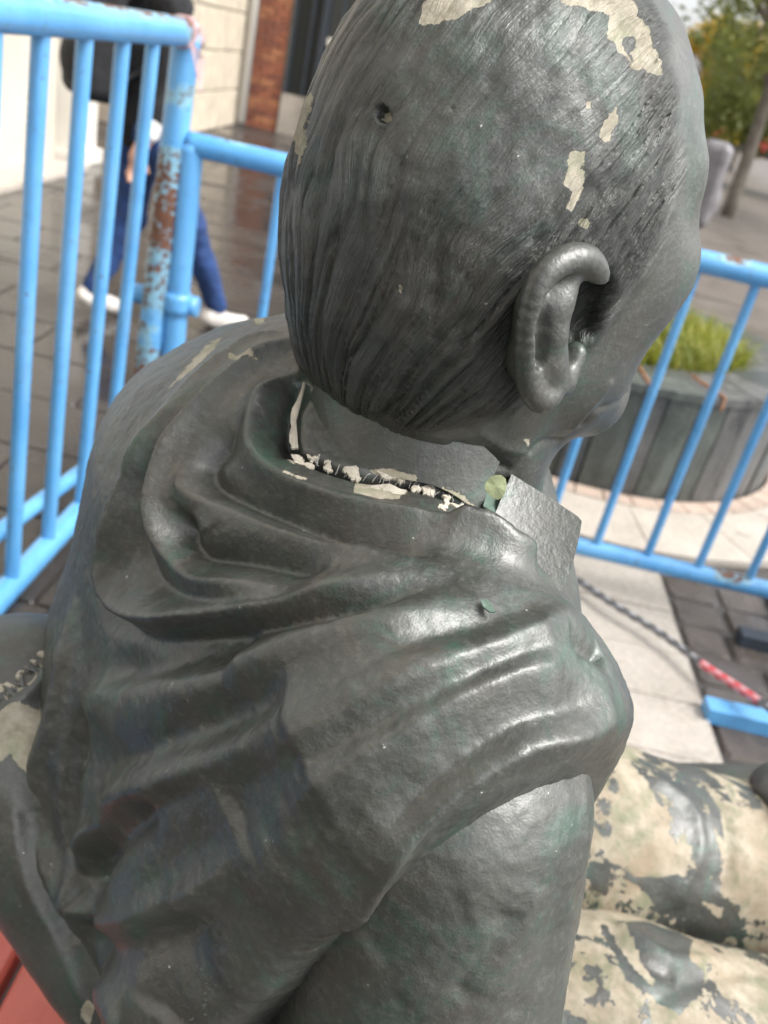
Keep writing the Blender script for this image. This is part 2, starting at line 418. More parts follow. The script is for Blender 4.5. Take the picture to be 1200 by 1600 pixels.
# ================================================================== buildings on the left
M_CREAM = simple('cream_render', (.50, .46, .39), .75, .12, 1.5, .1)
M_GREYW = simple('grey_light_block', (.16, .16, .155), .8, .2, 2, .2)  # grey of the added light-blocking mass behind the camera
M_WHITEP = simple('white_painted_pillar', (.64, .61, .55), .6, .1, 2, .08)
M_STONE = simple('beige_stone_block', (.48, .42, .33), .8, .18, 5, .4, 0, 40)
M_MORT = simple('pale_mortar', (.36, .33, .28), .9)
M_PIPE = simple('white_pipe', (.78, .76, .72), .4, .06, 3, .02)
M_BRICK = [simple('brick_red', (.34, .125, .070), .85, .25, 12, .4), simple('brick_brown', (.26, .10, .065), .85, .25, 12, .4), simple('brick_orange', (.42, .18, .09), .85, .2, 12, .4)]
M_IRON = simple('dark_iron', (.035, .045, .06), .5, .2, 10, .1)
M_GLASSD = NT('dark_shop_glass'); M_GLASSD = M_GLASSD.fin((.03, .035, .035), .08, 0)
M_DARKIN = simple('dark_interior', (.06, .055, .05), .8)
XB = -3.28
b1 = empty('shop_building', (XB, 6, 0), 'cream rendered building with a white corner pillar beside the wet pavement', 'building')
MB().box((XB-3, -8.0, 0), (XB, 7.55, 7.6)).build('wall', M_CREAM, b1)
MB().box((XB+.004, -8.0, 0), (-1.6, -3.2, 7.4)).build('unseen_light_block', M_GREYW, b1)  # added out of view behind the camera to hold light off the statue
MB().bev((XB-.30, 7.56, 0), (XB+.16, 8.02, 7.6), .02).build('pillar', M_WHITEP, b1)
MB().box((XB-.02, 3.0, .0), (XB+.30, 7.50, .05)).build('step', M_PALE, b1)
MB().box((XB-.33, 7.53, .0), (XB+.20, 8.06, .12)).build('plinth', M_WHITEP, b1)
MB().box((XB-3.2, -8.1, 7.605), (XB+.35, 13.4, 7.9)).build('cornice', M_STONE, b1)
MB().box((XB-2.5, 8.04, 0), (XB-2.2, 10.55, 7.6)).build('shop_back', M_CREAM, b1)
sh = MB().box((XB-2.1, 8.3, 1.0), (XB-1.75, 10.2, 1.25)).build('orange_sign', simple('orange_plastic', (.80, .22, .03), .4), b1)
MB().box((XB-1.7, 9.0, .55), (XB-1.5, 9.5, .95)).build('pink_display', simple('pink_plastic', (.75, .06, .20), .4), b1)
MB().box((XB-1.9, 8.4, 1.45), (XB-1.6, 10.0, 1.7)).build('shelf_box', M_WHITEP, b1)
b2 = empty('stone_building', (XB, 12, 0), 'beige stone block wall with a white downpipe between shop and brick house', 'building')
MB().box((XB-3, 10.6, 0), (XB-.02, 13.3, 7.6)).build('wall', M_MORT, b2)
z = .0; r = 0
while z < 7.1:
    hgt = .46; yy = 10.6-(.45 if r % 2 else 0)
    while yy < 13.25:
        a_, c_ = max(yy, 10.6), min(yy+.9, 13.3)
        if c_-a_ > .1: MB().add(*(lambda m: (m.v, m.f))(MB().bev((XB-.05, a_+.012, z+.012), (XB+.02+rs.uniform(0, .012), c_-.012, z+hgt-.012), .012))).build('stone_block', M_STONE, b2)
        yy += .9
    yy = XB-1.2
    while yy < XB-.1:
        MB().bev((yy+.012, 10.55-rs.uniform(0, .012), z+.012), (min(yy+.6, XB-.05)-.012, 10.62, z+hgt-.012), .012).build('stone_block', M_STONE, b2); yy += .6
    z += hgt; r += 1
MB().tube([(XB+.12, 13.28, .05), (XB+.12, 13.28, 7.5)], .055, 12).build('downpipe', M_PIPE, b2, smooth=True)
# brick house with an iron gate, facing the camera
YB = 13.6
b3 = empty('brick_house', (-2.4, YB, 0), 'red brick house front with dark iron gate and glazed bay', 'building')
MB().box((-3.6, YB, 0), (-1.35, YB+3, 7.0)).build('wall', M_MORT, b3)
def brick_patch(x0, x1, z0, z1):
    z = z0; r = 0
    while z < z1-.03:
        x = x0-(.115 if r % 2 else 0)
        while x < x1-.02:
            a_, c_ = max(x, x0), min(x+.23, x1)
            if c_-a_ > .03: MB().box((a_+.005, YB-.03-rs.uniform(0, .006), z+.005), (c_-.005, YB+.01, z+.075)).build('brick', rs.choice(M_BRICK), b3)
            x += .23
        z += .08; r += 1
brick_patch(-3.16, -2.72, .0, 2.3); brick_patch(-1.78, -1.36, .9, 2.3)
MB().box((-2.70, YB-.06, .0), (-1.80, YB+.005, .52)).build('low_wall', M_PALE, b3)
MB().box((-2.69, YB-.01, .53), (-1.80, YB+.012, 2.3)).build('window', M_GLASSD, b3)
for x in (-2.66, -2.42, -2.22, -2.02, -1.84): MB().box((x-.02, YB-.07, .53), (x+.02, YB-.03, 2.3)).build('iron_bar', M_IRON, b3)
MB().box((-2.28, YB-.12, 0), (-2.20, YB-.08, 2.4)).build('gate_post', M_IRON, b3)
MB().box((-2.19, YB-.10, .55), (-1.80, YB-.055, 1.15)).build('gate_panel', M_IRON, b3)
MB().box((-2.17, YB-.13, 1.05), (-1.84, YB-.11, 1.13)).build('blue_notice', simple('blue_enamel', (.10, .25, .50), .4), b3)
MB().box((-2.17, YB-.13, 1.22), (-1.84, YB-.11, 1.32)).build('white_notice', M_WHITEP, b3)
# ================================================================== barriers
def barrier_paint(name):
    t = NT(name); v = t.coord(); n = t.noise(v, 6, 5, .6); s = t.noise(v, 55, 6, .7, .4)
    c = t.mix(t.mapr(n, .35, .65), (.085, .31, .62), (.13, .385, .70))
    rust = t.attr('rust'); e = t.math('ADD', rust, t.math('MULTIPLY', t.math('SUBTRACT', s, .5), 2.6))
    m = t.mapr(e, -.02, .03); rc = t.ramp(t.noise(v, 80, 5, .7), [(.3, (.055, .022, .014)), (.55, (.14, .058, .030)), (.8, (.26, .13, .07))])
    old = t.mapr(t.math('ADD', rust, t.math('MULTIPLY', t.math('SUBTRACT', t.noise(v, 20, 4, .6), .5), 1.2)), -.30, -.16, 0, .8)
    c = t.mix(old, c, (.26, .47, .55)); c = t.mix(t.mapr(t.noise(v, 9, 5, .7), .52, .70, 0, .35), c, (.10, .24, .38)); c = t.mix(t.mapr(t.noise(t.coord(scale=(26, 26, 2.5)), 1.5, 4, .7), .56, .72, 0, .45), c, (.10, .17, .23)); c = t.mix(m, c, rc)
    sp = t.math('GREATER_THAN', t.noise(v, 70, 3, .6), .685); c = t.mix(t.math('MULTIPLY', sp, .85), c, (.10, .07, .055))
    r = t.math('ADD', t.mapr(n, .3, .7, .25, .38), t.math('MULTIPLY', m, .45))
    drops = t.mapr(t.n('ShaderNodeTexVoronoi', {'Vector': v, 'Scale': 75.0, 'Randomness': 1.0}).outputs['Distance'], .12, .22, 1, 0)
    h = t.math('ADD', t.math('MULTIPLY', m, -.6), t.math('MULTIPLY', drops, .55))
    return t.fin(c, r, 0, t.bump(h, .6, .0022), coat=.25, coat_r=.1)
M_BLUE = barrier_paint('sky_blue_barrier_paint')
M_WRAP = simple('shredded_pink_tape', (.62, .42, .42), .6, .3, 60)
def rust_attr(o, spots):
    n = len(o.data.vertices); co = np.zeros(n*3, np.float32); o.data.vertices.foreach_get('co', co); w = co.reshape(-1, 3)+wloc(o)
    a = np.full(n, -.60)
    for c, r in spots: a = np.maximum(a, .55-np.linalg.norm((w-np.array(c))/np.array(r), axis=1)*.9)
    attr_f(o, 'rust', a)
def tubeobj(name, pts, r, parent, spots=(), n=16, seg=.02):
    P_ = [np.asarray(p, float) for p in pts]; out = [P_[0]]
    for a, b in zip(P_[:-1], P_[1:]):
        k = max(1, int(np.linalg.norm(b-a)/seg)); out += [a+(b-a)*i/k for i in range(1, k+1)]
    o = MB().tube(out, r, n).build(name, M_BLUE, parent, smooth=True)
    for p_ in o.data.polygons:
        if len(p_.vertices) > 4: p_.use_smooth = False
    rust_attr(o, spots); return o
def barrier(A, B, zb, zt, bars, label, group, r_rail=.03, r_bar=.0155, r_post=.03, spots=(), feet=None, lean=(0, 0)):
    """posts at A and B, rails at zb and zt, bars at the given fractions"""
    A = np.array([*A, 0.0]); B = np.array([*B, 0.0]); ln = np.array([*lean, 0.0])
    up = lambda z: np.array([0, 0, z])+ln*z
    root = empty('crowd_barrier', tuple(A), label, 'barrier', group); d = (B-A)/np.linalg.norm(B-A)
    tubeobj('top_rail', [A+up(zt)-d*.01, B+up(zt)+d*.01], r_rail, root, spots); tubeobj('bottom_rail', [A+up(zb), B+up(zb)], r_rail*.9, root, spots)
    for e in (A, B): tubeobj('post', [e+up(.03), e+up(zt)], r_post, root, spots)
    for t in bars: p = A+(B-A)*t; tubeobj('bar', [p+up(zb), p+up(zt)], r_bar, root, spots, 12)
    for t, w0, w1 in (feet or ()):
        p = A+(B-A)*t; nrm = np.array([-d[1], d[0], 0]); o = MB(); a, b = p+nrm*w0, p+nrm*w1
        o.add([*(a+d*s*.03+np.array([0, 0, z]) for z in (.012, .055) for s in (-1, 1)), *(b+d*s*.03+np.array([0, 0, z]) for z in (.012, .055) for s in (-1, 1))], [(0, 1, 3, 2), (4, 6, 7, 5), (0, 4, 5, 1), (2, 3, 7, 6), (0, 2, 6, 4), (1, 5, 7, 3)])
        f = o.build('foot', M_IRON if t > .98 else M_BLUE, root); rust_attr(f, spots)
    return root
GB = 'blue crowd barriers around the statue'
XL = -.80
spL = [((XL+.03, 2.50, .86), (.10, .10, .20)), ((XL+.03, 2.50, .98), (.07, .07, .09)), ((XL+.01, 2.5, .40), (.10, .10, .13)), ((XL+.02, 2.5, .68), (.06, .06, .12)), ((XL+.04, 2.5, 1.18), (.045, .045, .05)), ((XL+.005, 2.5, .55), (.05, .05, .03)), ((XL+.05, 1.62, 1.356), (.02, .07, .02)), ((XL+.05, 2.25, 1.35), (.03, .04, .02)), ((XL+.02, 2.25, .2), (.05, .05, .06)), ((XL+.04, 2.46, 1.34), (.07, .09, .05)), ((XL, 2.5, .62), (.035, .035, .03)), ((XL+.05, 1.98, 1.358), (.022, .12, .022)), ((XL+.053, 1.78, 1.358), (.02, .09, .02)), ((XL+.057, 2.14, 1.355), (.02, .08, .02)), ((XL+.044, 2.36, 1.358), (.035, .07, .02)), ((XL+.044, 2.46, 1.355), (.04, .06, .025)), ((XL+.04, 2.5, 1.12), (.035, .035, .02)), ((XL+.04, 2.49, 1.04), (.04, .04, .02))]
bl = barrier((XL, .35), (XL, 2.50), .15, 1.325, [(y-.35)/2.15 for y in (.55, .74, .93, 1.12, 1.31, 1.50, 1.67, 1.86, 2.06, 2.25)], 'taller blue barrier with rust patches and torn tape at its corner post', GB, .033, .0165, .036, spL, [(.12, -.3, .3)], lean=(.033, 0))
tubeobj('collar_ring', [(XL+.008, 2.5, .235), (XL+.009, 2.5, .285)], .052, bl, n=20)
tubeobj('brace', [(XL-.16, 1.62, .14), (XL-.07, 2.44, .14)], .022, bl)
w_ = MB(); rw = random.Random(9)
for k in range(26):
    p = np.array([XL+.044, 2.49, 1.325]); pts = []
    a0 = rw.uniform(0, 6.28); y0 = rw.uniform(-.06, .03)
    for i in range(6): a = a0+i*.5; pts.append(p+np.array([.036*math.cos(a), y0+i*.006, .036*math.sin(a)]))
    w_.tube(pts, .0018, 4)
for k in range(5):
    p = np.array([XL+.074, 2.44+k*.012, 1.30]); w_.tube([p, p+np.array([.012, .01*k, -.03]), p+np.array([.02, .006, -.06-.012*k])], .002, 4)
w_.build('torn_tape', M_WRAP, bl)
spF = [((.75, 2.50, 1.09), (.05, .03, .02)), ((1.1, 2.52, .17), (.08, .03, .03)), ((-.6, 2.52, 1.09), (.08, .03, .02)), ((-.72, 2.53, 1.0), (.03, .03, .03)), ((-.64, 2.53, 1.08), (.05, .03, .015)), ((1.0, 2.53, 1.075), (.03, .03, .012))]
bars = [(-.47+.72+.163*i)/2.4 for i in range(0, 13)]
bf = barrier((-.72, 2.53), (1.68, 2.53), .15, 1.065, bars, 'long blue barrier behind the statue head, in front of the planter', GB, .031, .0135, .034, spF, [(.88, -.3, .25)], lean=(0, -.02))
tubeobj('clamp', [(-.86, 2.53, .625), (-.66, 2.53, .625)], .030, bf, n=8); tubeobj('collar_ring', [(-.72, 2.515, .60), (-.72, 2.515, .66)], .040, bf, n=20)
br = barrier((1.42, 1.2), (1.42, 2.42), .15, 1.1, [(k+.5)/8 for k in range(8)], 'blue barrier at the right edge whose flat feet reach towards the leg', GB, .03, .0135, .033, [], [(.64, -.35, .47), (.985, -.3, .27)])
# ================================================================== striped rope on the ground
def rope_mat():
    t = NT('striped_warning_tape'); x = t.n('ShaderNodeSeparateXYZ', {'Vector': t.attr('run', 'Vector')})
    s = x.outputs[0]; spir = t.math('FRACT', t.math('ADD', t.math('MULTIPLY', s, 22.0), x.outputs[1]))
    a = t.math('GREATER_THAN', spir, .5); redz = t.math('GREATER_THAN', x.outputs[2], .5)
    dark = t.mix(a, (.05, .05, .055), (.30, .30, .31)); red = t.mix(a, (.70, .05, .07), (.75, .38, .40))
    return t.fin(t.mix(redz, dark, red), .4)
sp = spline([G(900, 905, .05), G(960, 945, .06), G(1030, 988, .06), G(1098, 1038, .07), G(1150, 1072, .09), G(1200, 1105, .11), G(1260, 1150, .12)], 14)
rp = MB(); nseg = 8; rp.tube(sp, .011, nseg); ro = rp.build('warning_tape', rope_mat(), smooth=True)
tag(ro, 'twisted tape, black and white then red and white, crossing the pale walk', 'warning tape')
L = np.r_[0, np.cumsum(np.linalg.norm(np.diff(np.array(sp), axis=0), axis=1))]; ur = [proj(p)[0] for p in sp]
run = [(L[i], k/nseg, 1.0 if 1096 < ur[i] < 1188 else 0.0) for i in range(len(sp)) for k in range(nseg)]; attr_v(ro, 'run', run)
# ================================================================== bench
def wood_mat():
    t = NT('salmon_red_painted_wood'); v = t.coord('Object', (1, .12, 1)); n = t.noise(v, 30, 6, .65, .6); b = t.noise(t.coord(), 4, 4)
    c = t.mix(t.mapr(n, .3, .7), (.58, .125, .085), (.72, .19, .135)); c = t.mix(t.mapr(b, .5, .7, 0, .4), c, (.38, .09, .07))
    return t.fin(c, t.mapr(b, .3, .7, .28, .5), 0, t.bump(n, .35, .003))
M_RED = wood_mat(); bn = empty('wooden_bench', (-.15, .65, 0), 'salmon red painted plank bench under the statue', 'bench')
x = -.475
for k in range(6):
    w = .088; o = MB().bev((x, .43, .412), (x+w, 1.75, .448+rs.uniform(-.001, .001)), .006).build('plank', M_RED, bn); x += w+.012
for y in (.52, .98, 1.5):
    MB().box((-.46, y-.03, .362), (.11, y+.03, .411)).build('bearer', M_IRON, bn)
    for xx in (-.40, .06): MB().tube([(xx, y, .0), (xx, y, .362)], .025, 10).build('leg', M_IRON, bn, smooth=True)
# ================================================================== people
def skin(c): return simple('skin', c, .55, .08, 30, .05)
M_SK = simple('skin_tan', (.42, .22, .14), .5, .08, 20, .05); M_HAIR = simple('dark_hair', (.02, .014, .01), .5, .3, 60, .5)
def cloth(name, c): return simple(name, c, .85, .25, 14, .5, 0, 120, .003)
def person(origin, yaw, pose, label, mats, extras):
    O = np.array([*origin, 0.0]); M = rotz(yaw); root = empty('person', tuple(O), label, 'person')
    def piece(name, fn, mat, h=.011, parent=None, lo=(-.6, -.5, -.02), hi=(.65, .5, 1.85)):
        V, Q = mesh_sdf(fn, lo, hi, h); V = V+grad(fn, V)*(.007*vnoise(V*np.array([12, 12, 22]), 3)+.003*vnoise(V*40, 4))[:, None]*(0 if name in ('head', 'hand', 'arm', 'hair') else 1)
        return obj(name, V@M.T+O, Q, mat, parent or root)
    fa, ba = pose['front'], pose['back']
    def jeans(p):
        d = ell(p, (0, 0, .92), (.125, .165, .13))
        for (kx, kz, ax, az), s in ((fa, -1), (ba, 1)):
            d = smin(d, chain(p, [((0, s*.085, .88), .098), ((kx, s*.09, kz), .070), ((ax, s*.08, az), .052)], .03), .03)
        return d
    piece('jeans', jeans, mats['legs'])
    for (kx, kz, ax, az), s in ((fa, -1), (ba, 1)):
        tip = pose['tip'] if s == 1 else 0.0
        def shoe(p, ax=ax, az=az, s=s, tip=tip):
            d = smin(cap(p, (ax-.04, s*.08, az-.055+tip), (ax+.14, s*.085, az-.075-tip*.6), .040, .034), cap(p, (ax, s*.08, az), (ax-.01, s*.08, az-.05), .045, .045), .03)
            return np.maximum(d, .003-p[:, 2])
        piece('shoe', shoe, mats['shoe'], .009)
    def jacket(p):
        d = chain(p, [((0, 0, .93), .155), ((.0, 0, 1.15), .150), ((.01, 0, 1.33), .140)], .06)
        d = smin(d, cap(p, (0, -.17, 1.36), (0, .17, 1.36), .075, .075), .08)
        for s, (el, wr) in ((-1, pose['armR']), (1, pose['armL'])):
            w2 = np.array(el)+(np.array(wr)-np.array(el))*pose.get('sleeve', 1.0)
            d = smin(d, chain(p, [((0, s*.20, 1.36), .072), (el, .058), (tuple(w2), .05)], .03), .03)
        return smin(d, cap(p, (0, 0, 1.38), (.01, 0, 1.44), .075, .065), .03)
    piece('jacket', jacket, mats['top'])
    for s, (el, wr) in ((-1, pose['armR']), (1, pose['armL'])):
        el, wr = np.array(el), np.array(wr); dr_ = (wr-el)/np.linalg.norm(wr-el)
        def hand(p, el=el, wr=wr, dr_=dr_, s=s):
            d = cap(p, el+dr_*.08, wr, .040, .030); c = wr+dr_*.05
            d = smin(d, ell(p, c, (.035, .022, .05)), .02)
            for k in range(4):
                b = c+np.array([(-.024+.016*k), 0, -.03]); d = smin(d, chain(p, [(b, .0095), (b+dr_*.035+np.array([.004, -s*.004, 0]), .009), (b+dr_*.065+np.array([.012, s*.010, 0]), .0075)], .006), .006)
            d = smin(d, cap(p, c+np.array([.025, 0, .0]), c+np.array([.045, s*.01, -.05]), .011, .008), .01)
            return d
        c0 = wr; piece('hand', hand, M_SK, .006, None, np.minimum(el, wr)-.14, np.maximum(el, wr)+.14)
        if pose.get('cuff'):
            w2 = el+(wr-el)*pose['sleeve']; piece('cuff', lambda p, w2=w2, dr_=dr_: cap(p, w2-dr_*.03, w2+dr_*.06, .048, .045), mats['cuff'], .009)
    def hd(p):
        d = ell(p, (.015, 0, 1.60), (.095, .075, .115)); d = smin(d, ell(p, (.05, 0, 1.53), (.05, .05, .05)), .04)
        d = smin(d, cap(p, (-.005, 0, 1.55), (-.01, 0, 1.40), .052, .056), .03); d = smin(d, cap(p, (.10, 0, 1.60), (.122, 0, 1.575), .008, .013), .015)
        for s in (-1, 1): d = smin(d, ell(p, (.005, s*.076, 1.59), (.018, .010, .03)), .008); d = smax(d, -ell(p, (.112, s*.03, 1.615), (.014, .016, .009)), .01)
        return smin(d, ell(p, (.098, 0, 1.54), (.010, .024, .008)), .008)
    H = piece('head', hd, M_SK, .007, None, (-.2, -.2, 1.3), (.25, .2, 1.8))
    def hr(p):
        d = ell(p, (-.005, 0, 1.625), (.105, .088, .108)); d = smin(d, ell(p, (-.05, 0, 1.55), (.06, .08, pose.get('hair', .08))), .03)
        return smax(d, -ell(p, (.11, 0, 1.56), (.07, .09, .10)), .02)
    piece('hair', hr, M_HAIR, .007, H, (-.25, -.2, 1.2), (.2, .2, 1.85))
    for nm, fn, mt, lo, hi, lab in extras:
        V, Q = mesh_sdf(fn, lo, hi, .01); o = obj(nm, V@M.T+O, Q, mt, None, loc=tuple(O)); tag(o, lab, nm.split('_')[-1])
    return root
M_JEAN = cloth('blue_denim', (.016, .046, .15)); M_BLK = cloth('black_cloth', (.012, .012, .014)); M_WSH = simple('white_shoe', (.62, .58, .54), .6, .15, 20, .1); M_GRYB = simple('grey_nylon', (.16, .15, .16), .45, .3, 10, .6, 0, 40, .01); M_WCL = cloth('white_cotton', (.72, .70, .68)); M_NAVY = cloth('navy_cloth', (.02, .025, .06))
def pack(cx, cz, w, h_, dd):
    def fn(p):
        q = np.abs(p-np.array([cx, 0, cz]))-np.array([dd, w, h_])+.06
        d = np.sqrt((np.maximum(q, 0)**2).sum(1))+np.minimum(q.max(1), 0)-.06
        d = smin(d, ell(p, (cx-dd*.8, 0, cz-h_*.35), (.05, w*.75, h_*.4)), .03)
        for s in (-1, 1): d = smin(d, chain(p, [((cx+dd*.9, s*.10, cz+h_*.8), .018), ((.02, s*.13, 1.44), .018), ((.155, s*.13, 1.25), .016), ((cx+dd, s*.14, cz-h_*.5), .012)], .01), .01)
        return d
    return fn
person((-1.38, 4.08), math.atan2(.66, .75), dict(front=(.20, .52, .40, .115), back=(.0, .48, -.16, .14), tip=.02, armR=((-.02, -.25, 1.10), (-.12, -.27, .84)), armL=((.08, .27, 1.10), (.22, .26, .92)), sleeve=.55, cuff=True),
       'person walking in black jacket, blue jeans and white trainers behind the tall barrier', dict(legs=M_JEAN, top=M_BLK, shoe=M_WSH, cuff=M_WCL), [('black_backpack', pack(-.24, 1.18, .15, .22, .09), M_BLK, (-.5, -.35, .8), (.3, .35, 1.6), 'black backpack on the walking person in jeans')])
p2 = P(1006, 300, 6.0)
person((p2[0], p2[1]), math.pi*.93, dict(front=(.03, .48, .02, .11), back=(.0, .48, -.05, .11), tip=0, armR=((.02, -.26, 1.10), (.16, -.24, .92)), armL=((.02, .26, 1.10), (.14, .24, .90)), sleeve=.5),
       'person in white top and navy trousers, mostly hidden behind the statue forehead', dict(legs=M_NAVY, top=M_WCL, shoe=M_BLK), [('grey_backpack', pack(-.36, 1.02, .15, .27, .10), M_GRYB, (-.6, -.4, .6), (.3, .4, 1.6), 'large grey backpack seen right of the statue forehead')])
# ================================================================== far right: trees, cars, houses
M_BARK = simple('bark', (.17, .15, .125), .9, .3, 8, .8, 0, 20, .02)
def tree(base, h, cr, cc, nl, ls, mat, label, seed, cz=.62, flat=.8):
    r = random.Random(seed); b = np.array([*base, 0.0]); root = empty('tree', tuple(b), label, 'tree', 'trees beyond the plaza')
    tr = MB(); top = b+np.array([r.uniform(-.3, .3), r.uniform(-.3, .3), h*cz]); tr.tube(spline([b, b+(top-b)*.5+np.array([.1, .05, 0]), top], 4), list(np.linspace(.018*h, .010*h, 9)), 9)
    clumps = []
    for k in range(cc):
        a = r.uniform(0, 6.28); e = r.uniform(-.5, 1); q = top+np.array([math.cos(a)*cr*r.uniform(.3, 1), math.sin(a)*cr*r.uniform(.3, 1), e*cr*flat]); clumps.append((q, cr*r.uniform(.22, .42)))
        if k % 2 == 0: tr.tube(spline([b+(top-b)*r.uniform(.55, .95), (top+q)/2+np.array([0, 0, -.1*cr]), q], 3), list(np.linspace(.010*h, .003*h, 7)), 5)
    tr.build('trunk', M_BARK, root, smooth=True)
    rg_ = np.random.default_rng(seed); C = np.array([c for c, _ in clumps]); W = np.array([w for _, w in clumps]); k = rg_.integers(0, len(C), nl)
    dv = rg_.normal(size=(nl, 3)); dv /= np.linalg.norm(dv, axis=1)[:, None]; c = C[k]+dv*(W[k]*rg_.random(nl)**.45)[:, None]
    a = rg_.normal(size=(nl, 3)); a /= np.linalg.norm(a, axis=1)[:, None]; bb = np.cross(a, rg_.normal(size=(nl, 3))); bb /= np.linalg.norm(bb, axis=1)[:, None]
    s = (ls*rg_.uniform(.6, 1.3, nl))[:, None]; V = np.stack([c-a*s, c+bb*s*.45, c+a*s, c-bb*s*.45], 1).reshape(-1, 3)
    obj('crown', V, np.arange(nl*4).reshape(-1, 4), mat, root, smooth=False)
M_LF1 = leaf_mat('dark_green_leaves', (.09, .12, .02), (.15, .18, .035), (.24, .22, .04)); M_LF2 = leaf_mat('yellow_autumn_leaves', (.45, .27, .02), (.60, .42, .04), (.30, .28, .03)); M_LF3 = leaf_mat('mid_green_leaves', (.12, .16, .03), (.21, .25, .05), (.32, .29, .06))
def at(u, v, d): p = P(u, v, d); return (p[0], p[1])
tree(at(1168, 250, 15), 7.0, 3.3, 40, 11000, .085, M_LF1, 'near dark green tree whose branches hang in at top right', 1, .535, .55)
tree(at(1096, 230, 34), 4.2, 1.8, 22, 9000, .09, M_LF2, 'yellow autumn tree right of the statue forehead', 2, .68, .95)
tree(at(1150, 240, 30), 4.3, 2.2, 26, 12000, .08, M_LF3, 'mid green tree between the yellow tree and the frame edge', 3, .60, 1.0)
tree(at(1230, 250, 22), 3.9, 1.8, 22, 9000, .09, M_LF1, 'dark bushy tree above the parked cars', 4, .50, 1.0)
tree(at(1120, 230, 60), 4.6, 2.2, 20, 6000, .15, M_LF3, 'distant pale green tree behind the yellow one', 5, .55, .9)
def car(pos, yaw, col, label):
    O = np.array([*pos, 0.0]); M = rotz(yaw); root = empty('parked_car', tuple(O), label, 'car', 'cars parked beyond the plaza')
    pr = [(-2.0, .35), (-2.0, .78), (-1.75, .86), (-1.25, .90), (-.75, 1.38), (.45, 1.40), (1.05, .92), (1.75, .80), (2.0, .62), (2.0, .32)]
    def ext(prof, w, nm, mat, sm=False, tap=0):
        V = [(x, s*(w-(tap*max(0, z-.9))), z) for s in (-1, 1) for x, z in prof]; n = len(prof)
        o = obj(nm, np.array(V)@M.T+O, [tuple(range(n-1, -1, -1)), tuple(range(n, 2*n))]+[(i, (i+1) % n, n+(i+1) % n, n+i) for i in range(n)], mat, root, smooth=sm); return o
    ext(pr, .82, 'body', simple('car_paint', col, .25, .05, 2, 0), tap=.25)
    ext([(-1.1, .95), (-.72, 1.32), (.40, 1.34), (.92, .95)], .835, 'side_window', M_GLASSD, tap=.25)
    for x in (-1.25, 1.25):
        for s in (-1, 1): MB().tube([np.array([x, s*.70, .31])@M.T+O, np.array([x, s*.86, .31])@M.T+O], .31, 14).build('wheel', M_BLK, root)
    for s in (-1, 1): MB().tube([np.array([1.96, s*.6, .66])@M.T+O, np.array([2.02, s*.6, .66])@M.T+O], .09, 8).build('headlight', M_WHITEP, root)
car(at(1168, 252, 56), .25, (.62, .42, .03), 'yellow car parked beyond the plaza'); car(at(1212, 260, 54), .25, (.45, .02, .03), 'red car at the frame edge beyond the plaza'); car(at(1130, 248, 58), .25, (.50, .04, .05), 'small red car left of the yellow one')
car(at(1100, 244, 60), .3, (.55, .55, .56), 'silver car left of the red ones, by the statue forehead')
MB_H = simple('pink_house_render', (.46, .33, .27), .8, .15, .6, .05); MB_C = simple('cream_house_render', (.55, .49, .40), .8, .15, .6, .05)
def house(pos, w, dpt, h, floors, cols, mat, label):
    O = np.array([*pos, 0.0]); root = empty('distant_house', tuple(O), label, 'building')
    MB().box(O+np.array([-w/2, 0, 0]), O+np.array([w/2, dpt, h])).build('wall', mat, root)
    MB().box(O+np.array([-w/2-.3, -.3, h]), O+np.array([w/2+.3, dpt+.3, h+.5])).build('cornice', M_STONE, root)
    for i in range(floors):
        for j in range(cols):
            x = -w/2+(j+.5)*w/cols; z = (i+.5)*h/floors
            f_ = MB().box(O+np.array([x-.65, -.10, z-1.0]), O+np.array([x+.65, -.01, z+1.0])).build('window', M_WHITEP, root)
            MB().box(O+np.array([x-.5, -.14, z-.85]), O+np.array([x+.5, -.105, z+.85])).build('pane', M_GLASSD, f_)
house(at(1052, 150, 75), 5, 8, 6.4, 2, 3, MB_H, 'distant pink house left of the yellow tree'); house(at(1160, 150, 80), 6, 8, 6.6, 2, 4, MB_C, 'distant cream house behind the green trees')
